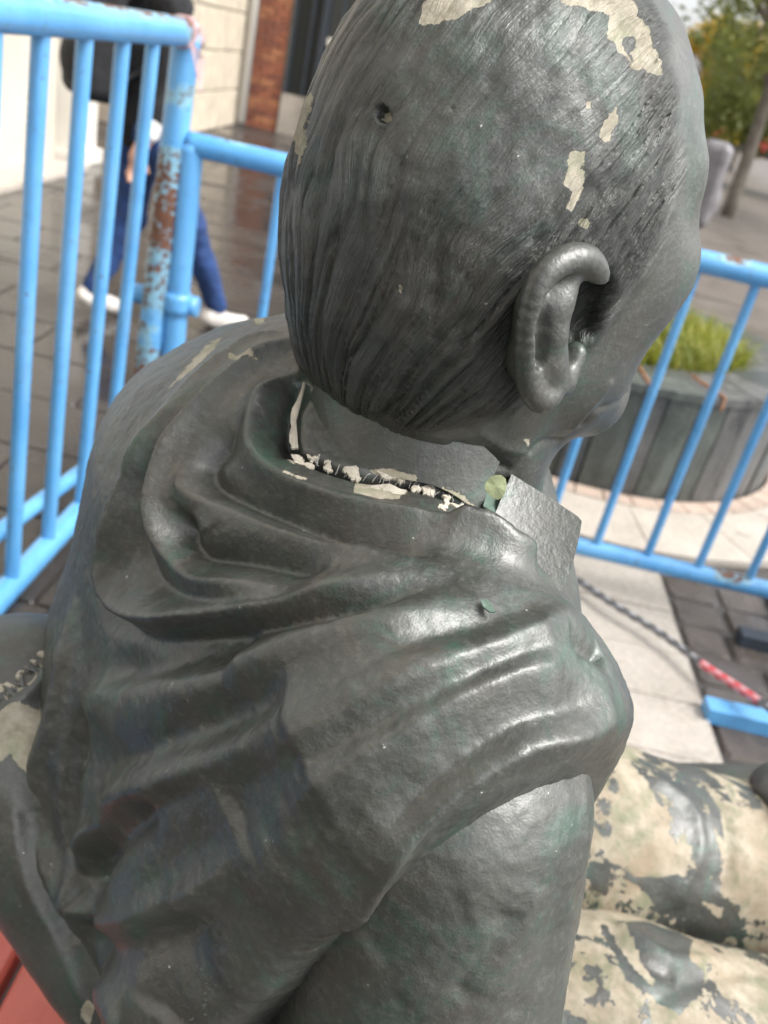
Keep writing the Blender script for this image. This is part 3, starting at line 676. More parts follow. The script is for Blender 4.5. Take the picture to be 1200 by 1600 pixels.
# ================================================================== the statue
def bronze_material(name, patch=0.0):
    t = NT(name); v = t.coord()
    big = t.noise(v, 7, 3, .6, .6); mid = t.noise(v, 34, 4, .68, .5); fine = t.noise(v, 240, 2, .6); grain = t.noise(v, 800, 1, .5)
    c = t.ramp(big, [(.32, (.024, .027, .024)), (.50, (.044, .046, .040)), (.70, (.072, .075, .066))])
    c = t.mix(t.mapr(mid, .36, .76, 0, .34), c, (.092, .095, .086))
    c = t.mix(t.mapr(t.noise(v, 15, 3, .65, .8), .50, .68, 0, .55), c, (.062, .052, .038))          # brown ground coat showing
    c = t.mix(t.mapr(t.noise(v, 21, 4, .7, 1.0), .52, .68, 0, .7), c, (.034, .082, .058))           # verdigris
    c = t.mix(t.mapr(fine, .50, .74, 0, .24), c, (.17, .175, .16))
    c = t.mix(t.mapr(grain, .55, .72, 0, .5), c, (.035, .038, .034))
    c = t.mix(t.math('GREATER_THAN', fine, .775), c, (.50, .50, .46))
    c = t.mix(t.math('MULTIPLY', t.attr('hair'), .42), c, (.016, .017, .015))                   # shade on the back of the head painted into the hair colour
    # paint that has come off: plaster ground with its own edge
    en = t.math('SUBTRACT', t.noise(v, 150, 4, .7), .5)
    edge = t.math('ADD', t.attr('chip'), t.math('MULTIPLY', en, .9))
    if patch:
        pn = t.noise(v, 13, 5, .66, .35)
        edge = t.math('ADD', edge, t.math('MULTIPLY', t.math('SUBTRACT', pn, patch), 7.0))
    mask = t.mapr(edge, -.012, .012, 0, 1)
    pl = t.ramp(t.noise(v, 48, 5, .7), [(.28, (.20, .18, .13)), (.5, (.36, .325, .25)), (.75, (.50, .46, .38))])
    pl = t.mix(t.mapr(mid, .52, .70, 0, .6), pl, (.20, .245, .14))
    if patch: pl = t.mix(t.mapr(big, .40, .60, .25, .8), pl, (.24, .175, .11)); pl = t.mix(t.mapr(mid, .46, .64, 0, .6), pl, (.15, .16, .10))
    c = t.mix(mask, c, pl)
    rim = t.math('MULTIPLY', t.mapr(edge, -.10, -.02, 0, 1), t.mapr(edge, -.012, .012, 1, 0))
    c = t.mix(t.math('MULTIPLY', rim, .3), c, (.05, .055, .05))
    r = t.math('ADD', t.mapr(mid, .3, .7, .38, .47), t.math('MULTIPLY', mask, .3))
    metal = t.math('MULTIPLY', t.math('SUBTRACT', 1.0, mask), .10)
    hgt = t.math('ADD', t.math('MULTIPLY', mid, .34), t.math('ADD', t.math('MULTIPLY', fine, .26), t.math('MULTIPLY', grain, .09)))
    st = t.n('ShaderNodeVectorMath', operation='MULTIPLY'); t.set(st.inputs[0], t.attr('strand', 'Vector')); st.inputs[1].default_value = (34, 2.4, 1)
    hair = t.math('MULTIPLY', t.noise(st.outputs[0], 1.0, 5, .72, .25), t.attr('hair'))
    hgt = t.math('ADD', hgt, t.math('MULTIPLY', hair, 4.0)); hgt = t.math('SUBTRACT', hgt, t.math('MULTIPLY', mask, 1.2))
    return t.fin(c, r, metal, t.bump(hgt, 1.0, .0014), spec=t.mapr(mask, 0, 1, .85, .4), coat=.05, coat_r=.25)
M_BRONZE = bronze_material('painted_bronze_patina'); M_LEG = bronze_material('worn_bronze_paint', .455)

STAT = empty('seated_statue', (0.1, .6, .43), 'grey green bronze painted seated statue, chipped and cracked at the neck', 'statue')
S = 1.15
HC = P(778, 300, .505); HM = rotz(R_(34))@roty(R_(-7))
def hl(p): return (p-HC)@HM/S
def head_base(p):
    q = hl(p)
    d = ell(q, (-.006, 0, .012), (.091, .080, .098))
    nape = smax(ell(q, (-.040, 0, -.052), (.060, .075, .082)), -(q[:, 2]+.108+.25*(q[:, 0]+.04)), .010)
    d = smin(d, nape, .045)
    d = smin(d, ell(q, (.043, 0, -.032), (.050, .064, .078)), .04)
    d = smin(d, ell(q, (.044, 0, .040), (.033, .055, .048)), .03)
    d = smin(d, ell(q, (.066, 0, -.104), (.024, .03, .022)), .04)
    for s in (-1, 1):
        d = smin(d, cap(q, (.0, s*.058, -.07), (.066, s*.024, -.108), .010, .014), .03)
        d = smin(d, cap(q, (.078, s*.012, .022), (.066, s*.048, .018), .010, .009), .02)     # brow ridge
        d = smin(d, ell(q, (.066, s*.040, -.028), (.022, .022, .022)), .03)                   # cheekbone
        d = smax(d, -ell(q, (.098, s*.034, .000), (.020, .020, .014)), .015)                 # eye socket
        d = smin(d, ell(q, (.081, s*.033, .000), (.011, .013, .010)), .006)
    d = smin(d, cap(q, (.088, 0, .005), (.108, 0, -.040), .007, .011), .014)                  # nose
    d = smin(d, ell(q, (.084, 0, -.070), (.012, .022, .007)), .012)
    d = smin(d, ell(q, (.082, 0, -.083), (.012, .020, .007)), .012)
    for s in (-1, 1): d = smin(d, ell(q, (.030, s*.036, -.058), (.032, .025, .044)), .03)
    # neck
    n = smin(cap(q, (-.012, 0, -.05), (-.030, 0, -.19), .055, .060), cap(q, (.008, 0, -.08), (-.004, 0, -.19), .044, .048), .03)
    d = smin(d, n, .022)
    for s in (-1, 1): d = smin(d, cap(q, (-.016, s*.056, -.07), (.018, s*.034, -.18), .008, .008), .02)
    return d*S
TM = rotz(R_(30)); TO = np.array([0, .56, 0])
def T(f, l, z): return TO+TM@np.array([f, l, 0])+np.array([0, 0, z])
CA, CB, CC = P(960, 1150, .42), P(700, 1275, .37), P(480, 1480, .42)
CN = np.cross(CB-CA, CC-CA); CN /= np.linalg.norm(CN); CN *= np.sign(CN[2])
NK0, NK1 = HC+HM@np.array([.0, 0, -.05])*S, HC+HM@np.array([-.012, 0, -.19])*S
NKA = (NK0-NK1)/np.linalg.norm(NK0-NK1)
def cape_sdf(p):
    d = ell(p, T(.0, .03, .90), (.165, .19, .36), TM)
    d = smin(d, ell(p, T(-.02, .0, 1.04), (.135, .21, .12), TM), .08)
    d = smin(d, chain(p, [(T(-.06, .02, 1.125), .075), (T(-.05, .135, 1.08), .085)], .05), .06)
    d = smin(d, ell(p, T(-.06, .03, 1.10), (.10, .12, .085), TM), .06)
    d = smin(d, chain(p, [(T(-.065, .12, 1.06), .09), (T(-.095, .13, .8), .1)], .05), .1)
    d = smin(d, ell(p, T(-.030, .045, .80), (.185, .20, .25), TM), .1)
    d = smin(d, ell(p, T(.015, .0, .55), (.165, .165, .2), TM), .1)
    sh = chain(p, [(T(-.07, -.0, 1.12), .075), (T(-.045, -.185, 1.075), .087), (T(-.025, -.235, .93), .088), (T(-.03, -.235, .75), .08)], .08)
    sh = smin(sh, chain(p, [(T(-.12, -.1, 1.0), .07), (T(-.12, -.17, .8), .08)], .06), .08)
    sh = smax(sh, -((p-CB)@CN), .016)
    d = smin(d, sh, .045)
    return np.maximum(d, .47-p[:, 2])
def strokes_disp(V, N, fn, strokes):
    out = np.zeros(len(V))
    for st in strokes:
        pts, A, s1 = st[0], st[1]*1.25e-3, st[2]*1e-3; s2 = (st[3]*1e-3 if len(st) > 3 else s1)
        mu, mv = np.mean(pts, 0); soft = mu < 440 and mv > 1030; pw = 2.0 if soft else 1.4; A = A*.82 if soft else A
        if soft: s1 *= 1.12; s2 *= 1.12
        P3 = [march(fn, *q) for q in pts]; P3 = [q for q in P3 if q is not None]
        if len(P3) < 2: continue
        sp = np.array(spline(P3, 5)); rad = 2.6*max(s1, s2)
        m = np.where(((V > sp.min(0)-rad) & (V < sp.max(0)+rad)).all(1))[0]
        if not len(m): continue
        p = V[m]; best = np.full(len(m), 1e9); side = np.zeros(len(m)); par = np.zeros(len(m))
        L = len(sp)-1
        for k in range(L):
            a, b = sp[k], sp[k+1]; ab = b-a; l2 = ab@ab+1e-12
            t = np.clip(((p-a)@ab)/l2, 0, 1); q = p-a-t[:, None]*ab; d = np.sqrt((q*q).sum(1)); u = d < best
            best[u] = d[u]; par[u] = (k+t[u])/L
            sd = (q*np.cross(ab/math.sqrt(l2), N[m])).sum(1); side[u] = sd[u]
        sg = np.where(side > 0, s1, s2)
        tp = np.clip(np.minimum(par, 1-par)/.16, 0, 1); tp = tp*tp*(3-2*tp); tp = .12+.88*tp
        face = np.clip((N[m]@(-Fv))*3+1.2, 0, 1)
        out[m] += A*np.exp(-(best/(sg*.95))**pw)*tp*face
    return out
FOLDS = [
 ([(462,585),(415,620),(393,680),(420,735),(500,780),(600,812),(700,838),(790,872),(835,892)], 10, 9, 10),
 ([(474,596),(448,640),(440,690),(458,716)], -9, 6),
 ([(395,650),(345,690),(318,730),(335,762),(400,792),(500,824),(600,850),(690,872)], -11, 9, 10),
 ([(280,735),(300,772),(360,796),(450,832),(550,862),(680,892)], 7, 8, 8),
 ([(470,525),(380,575),(300,655),(258,735),(250,800),(262,855),(300,900),(365,912),(430,912)], 10, 10, 8),
 ([(300,800),(284,832),(300,866),(350,872),(430,878),(520,892)], -12, 12, 10),
 ([(330,595),(240,695),(195,800),(178,880),(190,938),(232,968),(300,966),(420,948),(540,926),(660,900)], 12, 7, 15),
 ([(168,820),(158,900),(176,968),(235,996),(320,988),(450,966),(560,944),(660,924)], -8, 8, 7),
 ([(262,690),(226,780),(218,850),(242,908),(320,938),(420,934),(520,930)], -8, 10),
 ([(165,1045),(230,1052),(300,1032),(390,1005)], -11, 15),
 ([(112,1116),(170,1088),(260,1068),(360,1046),(480,1004),(600,975),(740,945)], 10, 13, 9),
 ([(135,1195),(200,1184),(280,1154),(360,1124),(460,1080)], -10, 14),
 ([(122,1268),(200,1235),(300,1200),(380,1160),(480,1104),(600,1050),(740,1006)], 9, 11, 13),
 ([(150,1312),(200,1277),(260,1247),(340,1212)], -4, 7),
 ([(150,1398),(156,1352),(185,1308),(240,1270)], -10, 10),
 ([(190,1272),(140,1302),(120,1350),(128,1412),(165,1442),(230,1428),(320,1382),(390,1330)], 11, 9),
 ([(140,1480),(210,1478),(310,1440)], -8, 16),
 ([(118,930),(105,1020),(85,1120),(60,1200),(56,1270),(75,1340),(110,1410),(140,1460)], 9, 12),
 ([(132,1085),(114,1180),(106,1260),(114,1330),(128,1392)], -10, 9),
 ([(400,1195),(520,1132),(620,1082),(720,1034),(820,992),(905,962)], 6.5, 11, 13),
 ([(430,1128),(560,1058),(660,1006),(760,974),(870,948)], -4.5, 10),
 ([(440,1270),(580,1174),(680,1112),(780,1064),(880,1034),(955,1022)], 6.5, 10, 12),
 ([(480,1196),(660,1094),(760,1046),(860,1010),(940,992)], -4.5, 8),
 ([(985,1085),(965,1128),(900,1146),(820,1166),(740,1215),(660,1285),(600,1355),(560,1412),(500,1462)], 7, 8),
 ([(955,1096),(860,1116),(780,1148),(680,1228),(600,1308)], -5, 11),
 ([(870,918),(930,950),(955,985)], -6, 6),
 ([(880,940),(925,972),(950,998)], 5, 6),
 ([(890,1004),(945,1028),(970,1048)], -6, 6),
 ([(690,832),(740,852),(790,878),(825,888)], 7, 8),
 ([(440,520),(350,562),(270,640),(205,740)], 5, 12), ([(400,560),(310,630),(240,720),(200,800)], -5, 9),
 ([(360,1290),(400,1230),(480,1170)], -5, 22), ([(370,1560),(390,1440),(440,1330)], 4, 24), ([(150,1500),(165,1560),(190,1600)], 7, 12), ([(250,1600),(262,1520),(320,1440)], -6, 18),
 ([(448,650),(446,692),(470,714),(545,742),(650,760),(700,778),(762,818)], -10, 2.3),
]
ARMF = [([(800,1420),(770,1480),(700,1560)], -2.0, 10), ([(850,1380),(800,1470),(740,1560)], 2.0, 12), ([(905,1190),(915,1280),(905,1380)], 2.0, 11), ([(560,1480),(640,1440),(740,1420)], -1.5, 16), ([(880,1440),(850,1520),(800,1600)], -2.0, 10), ([(620,1560),(700,1520),(780,1440)], 1.5, 10)]
def near_mask(V, N):
    return (N@(-Fv)) > -.15
def chip_attr(V, N, polys, scale=22.0):
    u, v, d = proj(V); a = np.full(len(V), -3.0)
    for pl in polys: a = np.maximum(a, poly_sd(u, v, pl)/scale)
    a[~near_mask(V, N)] = -3
    return np.clip(a, -3, 3)

# ---- head with neck
def E_(u, v, off): return P(u, v, .449+.00018*(v-500)+.00012*(u-880)-off)
def head_sdf(p):
    d = head_base(p)
    for s in (1,):
        d = smax(d, -chain(p, [(E_(912, 460, -.013), .0135), (E_(900, 505, -.014), .0125), (E_(888, 545, -.008), .008)], .006), .006)
    return d
V, Q = mesh_sdf(head_sdf, HC-np.array([.16, .16, .27]), HC+np.array([.18, .18, .16]), .0026, 1)
N = grad(head_sdf, V); q = hl(V)
qm = q.copy(); qm[:, 1] = -np.abs(qm[:, 1]); um, vm, _ = proj(HC+(qm*S)@HM.T)
hairpoly = [(200,-300),(940,-300),(1000,-60),(1040,60),(1054,160),(1056,260),(1048,330),(1020,400),(985,455),(960,500),(925,540),(880,560),(835,585),(800,640),(740,650),(650,668),(560,645),(485,592),(430,560),(200,500)]
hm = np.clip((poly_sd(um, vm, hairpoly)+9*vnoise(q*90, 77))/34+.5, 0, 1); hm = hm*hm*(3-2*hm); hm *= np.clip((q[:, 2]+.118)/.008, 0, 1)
ax0, ax1 = np.array([.098, 0, .062]), np.array([-.05, 0, -.125]); axd = (ax1-ax0)/np.linalg.norm(ax1-ax0)
rel = q-ax0; sl_ = rel@axd; e1 = np.array([0, 1., 0]); e2 = np.cross(axd, e1)
phi = np.arctan2(rel@e1, -(rel@e2) if (np.array([-.05, 0, .1])-ax0)@e2 < 0 else rel@e2)
rr = np.sqrt(np.maximum((rel**2).sum(1)-sl_**2, 1e-8))
strand = np.stack([phi+.05*vnoise(q*30, 3), sl_/.1, rr], 1)
cc = np.stack([strand[:, 0]*13, strand[:, 1]*1.1, np.zeros(len(q))], 1)
loc = np.clip(.85+.6*vnoise(q*22, 5), .4, 1.2)
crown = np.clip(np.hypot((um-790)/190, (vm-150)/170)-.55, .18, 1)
groove = lambda sx, sy, sd, pw: (1-np.abs(vnoise(cc*np.array([sx, sy, 1]), sd)))**pw
hd = (vnoise(cc, 11)*.0012-groove(.8, 1.0, 12, 5)*.0042-groove(1.7, 1.3, 13, 4)*.0036-groove(3.1, 1.8, 14, 4)*.0014+.0024)*loc*crown
disp = hm*(.0016+hd)+.0007*vnoise(q*60, 21)+.0004*vnoise(q*150, 22)*(.4+hm)
# rough clotted modelling behind the ear and towards the nape
clot = hm*np.clip(1-np.hypot((um-760)/230, (vm-520)/190), 0, 1)
disp += clot*.0016*np.maximum(vnoise(q*np.array([150, 150, 95]), 31), -.2)
PITS = [((597,178), 13, 6.0), ((627,450), 4, 1.2), ((708,170), 3, 1.0)]
u, v, _ = proj(V); fm = near_mask(V, N)
for (pu, pv), r, dm in PITS:
    dd = np.hypot(u-pu, v-pv)*(1+.25*vnoise(V*300, 41)); disp -= fm*dm*1e-3*np.clip((r-dd)/(r*.35), 0, 1)
disp += strokes_disp(V, N, head_sdf, [([(985,610),(940,640),(905,672)], -2.2, 3.5), ([(960,590),(920,640),(890,675)], 1.6, 4), ([(700,690),(760,720),(800,735)], -2.5, 4), ([(740,670),(790,700),(825,705)], 1.5, 5), ([(880,690),(850,692),(825,712)], -2, 4)])
V2 = V+N*disp[:, None]
HEADP = [[(655,40),(662,14),(690,-8),(700,-25),(765,-22),(768,5),(740,14),(715,33),(690,38)],
 [(872,8),(880,-30),(965,-40),(988,5),(1012,50),(1031,95),(1030,122),(1012,114),(985,110),(965,78),(946,52),(950,28),(920,14)],
 [(492,147),(495,156),(481,200),(484,235),(470,264),(461,214),(470,180),(484,152)],
 [(956,169),(963,184),(946,226),(933,214),(940,190)], [(889,240),(912,235),(908,265),(913,292),(896,331),(884,325),(894,300),(879,286)],
 [(904,346),(916,340),(917,356),(908,358)], [(915,160),(922,158),(922,170),(914,170)], [(590,168),(604,168),(608,182),(598,190),(588,184)], [(818,688),(830,684),(826,698)], [(622,444),(630,446),(628,456)]]
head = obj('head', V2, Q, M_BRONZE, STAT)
ch = chip_attr(V, N, HEADP); uu_, vv_, _ = proj(V)
isl = poly_sd(uu_, vv_, [(968,62),(988,56),(996,76),(980,84),(986,96),(972,80)])/22; ch = np.where(isl > -.2, np.minimum(ch, -isl), ch)
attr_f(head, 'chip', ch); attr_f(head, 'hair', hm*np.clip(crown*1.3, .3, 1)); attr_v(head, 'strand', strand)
# ---- ear
def side_off(u): return .004+.026*np.clip((945-u)/130, 0, 1)
HEL = [(922,492,.000),(932,458,.006),(932,428,.011),(918,408,.015),(896,404,.018),(868,414,.021),(842,440,.024),(828,490,.026),(822,545,.025),(826,595,.022),(838,620,.018),(854,620,.014),(870,592,.009)]
HELR = [.0035,.0048,.0060,.0068,.0070,.0066,.0060,.0056,.0056,.0058,.0066,.0070,.0055]
ANT = [(884,434,.014),(870,475,.018),(862,520,.019),(856,562,.016),(862,586,.010)]
def ear_sdf(p):
    sp = spline([E_(*h_) for h_ in HEL], 3); rs = np.interp(np.linspace(0, 1, len(sp)), np.linspace(0, 1, len(HELR)), HELR)
    d = chain(p, list(zip(sp, rs)), .0015)
    d = smin(d, chain(p, [(E_(*h_), .0052) for h_ in ANT], .006), .004)
    back = chain(p, [(E_(876, 425, .006), .009), (E_(846, 480, .010), .0090), (E_(838, 560, .006), .0105), (E_(852, 596, -.004), .012)], .02)
    d = smin(d, back, .006)
    d = smin(d, cap(p, E_(898, 552, -.008), E_(878, 594, -.004), .006, .0080), .006)        # tragus, lobe root
    d = smax(d, -chain(p, [(E_(914, 454, .002), .0122), (E_(904, 500, .002), .0122), (E_(888, 548, .004), .0085)], .004), .004)
    d = smax(d, -chain(p, [(E_(854, 470, .029), .0030), (E_(846, 510, .029), .0038), (E_(840, 565, .026), .0036)], .004), .003)
    return d
ec = E_(880, 510, .01)
Ve, Qe = mesh_sdf(ear_sdf, ec-.062, ec+.062, .0016, 1)
Ne = grad(ear_sdf, Ve, .0006); Ve = Ve+Ne*(.00025*vnoise(Ve*120, 2)+.0001*vnoise(Ve*500, 3))[:, None]
ear = obj('ear', Ve, Qe, M_BRONZE, head); attr_f(ear, 'chip', np.full(len(Ve), -3)); attr_f(ear, 'hair', np.zeros(len(Ve)))
# the far ear, mirrored in the head's own symmetry plane
qe = hl(Ve); qe[:, 1] *= -1
ear2 = obj('ear', HC+(qe*S)@HM.T, Qe[:, ::-1].copy(), M_BRONZE, head); attr_f(ear2, 'chip', np.full(len(Ve), -3)); attr_f(ear2, 'hair', np.zeros(len(Ve)))

# ---- cape
V, Q = mesh_sdf(cape_sdf, (-.33, .24, .42), (.26, .96, 1.25), .0040, 1)
N = grad(cape_sdf, V)
disp = strokes_disp(V, N, cape_sdf, FOLDS)
disp += .0016*vnoise(V*22, 51)+.0008*vnoise(V*55, 52)+.00045*vnoise(V*130, 53)+.0003*vnoise(V*330, 54)
V2 = V+N*disp[:, None]
CAPEP = [[(553,756),(580,752),(640,764),(622,784),(592,791),(555,785)], [(285,580),(320,540),(345,528),(330,548),(300,580),(262,610)], [(395,494),(415,492),(412,504),(398,506)],
 [(362,556),(372,566),(398,560),(404,568),(380,574),(362,570)], [(735,790),(770,815),(768,834),(748,822),(715,800)], [(660,764),(678,760),(676,774),(660,774)], [(446,700),(470,715),(462,730),(444,716)], [(452,748),(484,760),(478,766),(450,752)], [(120,1570),(140,1580),(138,1600),(118,1600)]]
cape = obj('draped_cape', V2, Q, M_BRONZE, STAT)
attr_f(cape, 'chip', chip_attr(V, N, CAPEP)); attr_f(cape, 'hair', np.zeros(len(V)))
# ---- right arm, from under the cape to the hand on the knee
def arm_sdf(p):
    d = chain(p, [((.068, .365, 1.05), .078), ((.092, .335, .86), .082), ((.135, .335, .72), .074), ((.40, .45, .70), .052), ((.50, .50, .70), .036)], .03)
    return d
V, Q = mesh_sdf(arm_sdf, (-.06, .2, .6), (.58, .62, 1.18), .0042, 1)
N = grad(arm_sdf, V); disp = strokes_disp(V, N, arm_sdf, ARMF)+.0009*vnoise(V*18, 61)+.0007*vnoise(V*60, 62)+.0004*vnoise(V*150, 63)+.00025*vnoise(V*350, 64)
arm = obj('arm', V+N*disp[:, None], Q, M_BRONZE, STAT); attr_f(arm, 'chip', np.full(len(V), -3)); attr_f(arm, 'hair', np.zeros(len(V)))
def hand_sdf(p, o, fwd, side, up):
    L = np.stack([fwd, side, up], 1); q = (p-o)@L
    d = ell(q, (.045, 0, 0), (.055, .045, .022))
    for k, (y, l) in enumerate(((-.033, .07), (-.011, .08), (.011, .075), (.032, .06))):
        d = smin(d, chain(q, [((.08, y, .006), .0115), ((.08+l*.5, y*1.05, .002), .0105), ((.08+l*.85, y*1.05, -.03), .009)], .006), .008)
    d = smin(d, chain(q, [((.02, -.035, 0), .014), ((.055, -.062, -.006), .012), ((.09, -.066, -.02), .010)], .008), .014)
    return d
def add_hand(o, fwd, side, up):
    o = np.array(o); f_ = lambda p: hand_sdf(p, o, np.array(fwd), np.array(side), np.array(up))
    Vh, Qh = mesh_sdf(f_, o-.19, o+.19, .004, 1)
    h_ = obj('hand', Vh, Qh, M_BRONZE, STAT); attr_f(h_, 'chip', np.full(len(Vh), -3)); attr_f(h_, 'hair', np.zeros(len(Vh))); return h_
add_hand((.50, .50, .705), (1, 0, 0), (0, 1, 0), (0, 0, 1))
# ---- left sleeve and hand over the far knee
def sleeve_sdf(p): return chain(p, [(T(.0, .16, 1.02), .075), ((.06, .95, .62), .065), ((.40, 1.02, .50), .052), ((.60, .99, .60), .04)], .04)
V, Q = mesh_sdf(sleeve_sdf, (-.25, .6, .40), (.7, 1.10, 1.14), .007, 0)
sl_o = obj('sleeve', V, Q, M_BRONZE, STAT); attr_f(sl_o, 'chip', np.full(len(V), -3)); attr_f(sl_o, 'hair', np.zeros(len(V)))
hf = np.array([.55, -.35, .35]); hf /= np.linalg.norm(hf); hs = np.cross((0, 0, 1), hf); hs /= np.linalg.norm(hs)
add_hand(P(1185, 1215, 1.12), hf, hs, np.cross(hf, hs))
# ---- legs
def leg_fn(y0, y1, zz, r0, r1, xk):
    def fn(p):
        d = chain(p, [((.03, y0, zz-.02), r0), ((xk*.5, (y0+y1)/2, zz), (r0+r1)/2+.004), ((xk, y1, zz), r1), ((xk+.03, y1, .10), .06)], .04)
        d = smin(d, ell(p, (xk+.09, y1, .055), (.15, .055, .055)), .03)
        return np.maximum(d, .004-p[:, 2])
    return fn
LEGS = [(leg_fn(.80, .85, .60, .124, .102, .66), [([(1000,1200),(1080,1260),(1090,1340),(1040,1420)], 4, 12), ([(1090,1210),(1140,1300),(1120,1400)], -4, 10)]),
        (leg_fn(.575, .625, .55, .124, .108, .68), [([(940,1450),(1000,1500),(1060,1530)], -4, 9), ([(960,1440),(1040,1490),(1120,1500)], 4, 10), ([(1000,1580),(1100,1530),(1200,1520)], -3, 9)])]
for fn, stx in LEGS:
    V, Q = mesh_sdf(fn, (-.12, .42 if stx[0][0][0][1] > 1300 else .64, -.01), (.95, .76 if stx[0][0][0][1] > 1300 else 1.0, .76), .0078, 1)
    N = grad(fn, V); disp = strokes_disp(V, N, fn, stx)+.002*vnoise(V*16, 71)+.0008*vnoise(V*60, 72)+.0004*vnoise(V*160, 73)
    l_ = obj('leg', V+N*disp[:, None], Q, M_LEG, STAT); l_['label'] = 'trouser leg with most of its dark paint flaked off to beige'
    dk = [[(930,1440),(1040,1435),(1085,1460),(1080,1500),(1105,1520),(1090,1560),(1060,1590),(1030,1560),(975,1530),(960,1490)]] if stx[0][0][0][1] > 1300 else [[(1095,1215),(1130,1260),(1140,1330),(1115,1290),(1100,1240)], [(985,1370),(1060,1360),(1075,1400),(1020,1415)]]
    a = -chip_attr(V, N, dk); pale = chip_attr(V, N, [[(948,1440),(975,1450),(1025,1530),(1020,1545),(985,1500)]]) if stx[0][0][0][1] > 1300 else np.full(len(V), -3.)
    a = np.where(a > -.02, np.clip(.45-a*.8, 0, .45)*0, np.clip(a*5, -3, 0)); a = np.where(pale > -.1, np.clip(pale*6, 0, 3), a)
    attr_f(l_, 'chip', a); attr_f(l_, 'hair', np.zeros(len(V)))
# ---- coat tail with the lettered band, left of the cape
TC = P(10, 1230, .80)
TF = np.stack([Rv, Uv, -Fv], 1)
def tail_sdf(p):
    q = (p-TC)@TF
    d = chain(p, [(P(-40, 1170, .76), .090), (P(40, 1158, .75), .090), (P(132, 1330, .71), .056), (P(218, 1480, .70), .050), (P(300, 1640, .70), .046)], .07)
    return np.maximum(d, .455-p[:, 2])
V, Q = mesh_sdf(tail_sdf, TC-.34, TC+.34, .0045, 1); N = grad(tail_sdf, V)
disp = strokes_disp(V, N, tail_sdf, [([(112,985),(75,1045),(40,1085),(-20,1125)], 5, 5, 8), ([(14,1230),(34,1360),(80,1460),(140,1590)], 3, 6), ([(56,1250),(80,1380),(120,1480)], -5, 12), ([(0,1150),(30,1200),(40,1300)], -3, 14)])
disp += .0015*vnoise(V*20, 81)+.0006*vnoise(V*70, 82)
tail = obj('coat_tail', V+N*disp[:, None], Q, M_BRONZE, STAT)
attr_f(tail, 'chip', chip_attr(V, N, [[(-40,1120),(0,1112),(25,1097),(60,1110),(72,1090),(58,1180),(45,1215),(15,1180),(-5,1195),(-60,1190)], [(-20,1065),(10,1070),(-2,1090)], [(135,1560),(150,1570),(140,1600),(122,1590)]])); attr_f(tail, 'hair', np.zeros(len(V)))
def text_on(txt, pts, fn, size, depth, mat, parent):
    """raised letters set one by one along a curve on the surface"""
    n = len(txt)
    for k, c in enumerate(txt):
        a = k/(n-1)*(len(pts)-1); i = min(int(a), len(pts)-2); w = a-i
        uv = np.array(pts[i])*(1-w)+np.array(pts[i+1])*w; tv = np.array(pts[i+1])-np.array(pts[i])
        p0, p1 = march(fn, *uv), march(fn, *(uv+tv/np.linalg.norm(tv)*4))
        if p0 is None or p1 is None: continue
        nn = grad(fn, p0[None])[0]; x = p1-p0; x -= nn*(x@nn); x /= np.linalg.norm(x); y = np.cross(nn, x)
        cu = bpy.data.curves.new('letter', 'FONT'); cu.body = c; cu.size = size; cu.extrude = depth; cu.bevel_depth = depth*.35; cu.align_x = 'CENTER'; cu.align_y = 'CENTER'; cu.resolution_u = 3
        tmp = bpy.data.objects.new('letter', cu); COL.objects.link(tmp)
        dg = bpy.context.evaluated_depsgraph_get(); me = bpy.data.meshes.new_from_object(tmp.evaluated_get(dg)); bpy.data.objects.remove(tmp)
        o = bpy.data.objects.new('letter', me); COL.objects.link(o); me.materials.clear(); me.materials.append(mat)
        o.parent = parent; b = p0-wloc(parent)
        o.matrix_local = Matrix(((x[0], y[0], nn[0], b[0]), (x[1], y[1], nn[1], b[1]), (x[2], y[2], nn[2], b[2]), (0, 0, 0, 1)))
text_on('TONNICARUR', [(112,950),(95,985),(78,1022),(52,1048),(28,1072),(0,1092),(-20,1104)], tail_sdf, .021, .0022, M_BRONZE, tail)
# ---- standing collar and its point
def collar_sdf(p):
    q = hl(p)
    c0, c1 = np.array([.004, 0, -.10]), np.array([-.016, 0, -.21])
    ab = c1-c0; t = np.clip(((q-c0)@ab)/(ab@ab), -.5, 1.5); w = q-c0-t[:, None]*ab
    rad = np.sqrt((w[:, 0]/1.12)**2+w[:, 1]**2)
    d = np.abs(rad-(.0655+.010*t))-.0045
    return d*S
COLT = [P(490, 585, .45), P(640, 668, .43), P(785, 724, .43)]
COLB = [P(447, 694, .46), P(600, 752, .44), P(760, 812, .43)]
def plane3(a, b, c, s):
    n_ = np.cross(b-a, c-a); n_ /= np.linalg.norm(n_); n_ *= s*np.sign(n_[2]); return a, n_
def colbase_sdf(p):
    q = hl(p)
    return cap(p, P(652, 600, .548), P(628, 900, .594), .0690, .0900)
def px_curve(pts, n):
    s = np.array(spline([(a, b, 0) for a, b in pts], 12)); L = np.r_[0, np.cumsum(np.linalg.norm(np.diff(s, axis=0), axis=1))]
    return np.stack([np.interp(np.linspace(0, L[-1], n), L, s[:, k]) for k in (0, 1)], 1)
NCB, NRB = 70, 14
cb_ = px_curve([(458,676),(464,698),(480,710),(545,734),(650,752),(700,768),(748,800)], NCB)
ct_ = px_curve([(500,580),(530,596),(570,610),(620,630),(680,655),(730,680),(758,700),(781,722)], NCB)
outer = np.zeros((NRB, NCB, 3)); nrmg = np.zeros_like(outer)
for i in range(NRB):
    for j in range(NCB):
        uv = cb_[j]*(1-i/(NRB-1))+ct_[j]*(i/(NRB-1)); p_ = march(colbase_sdf, *uv)
        if p_ is None: p_ = P(*uv, .47)
        outer[i, j] = p_
nrmg = grad(colbase_sdf, outer.reshape(-1, 3)).reshape(outer.shape)
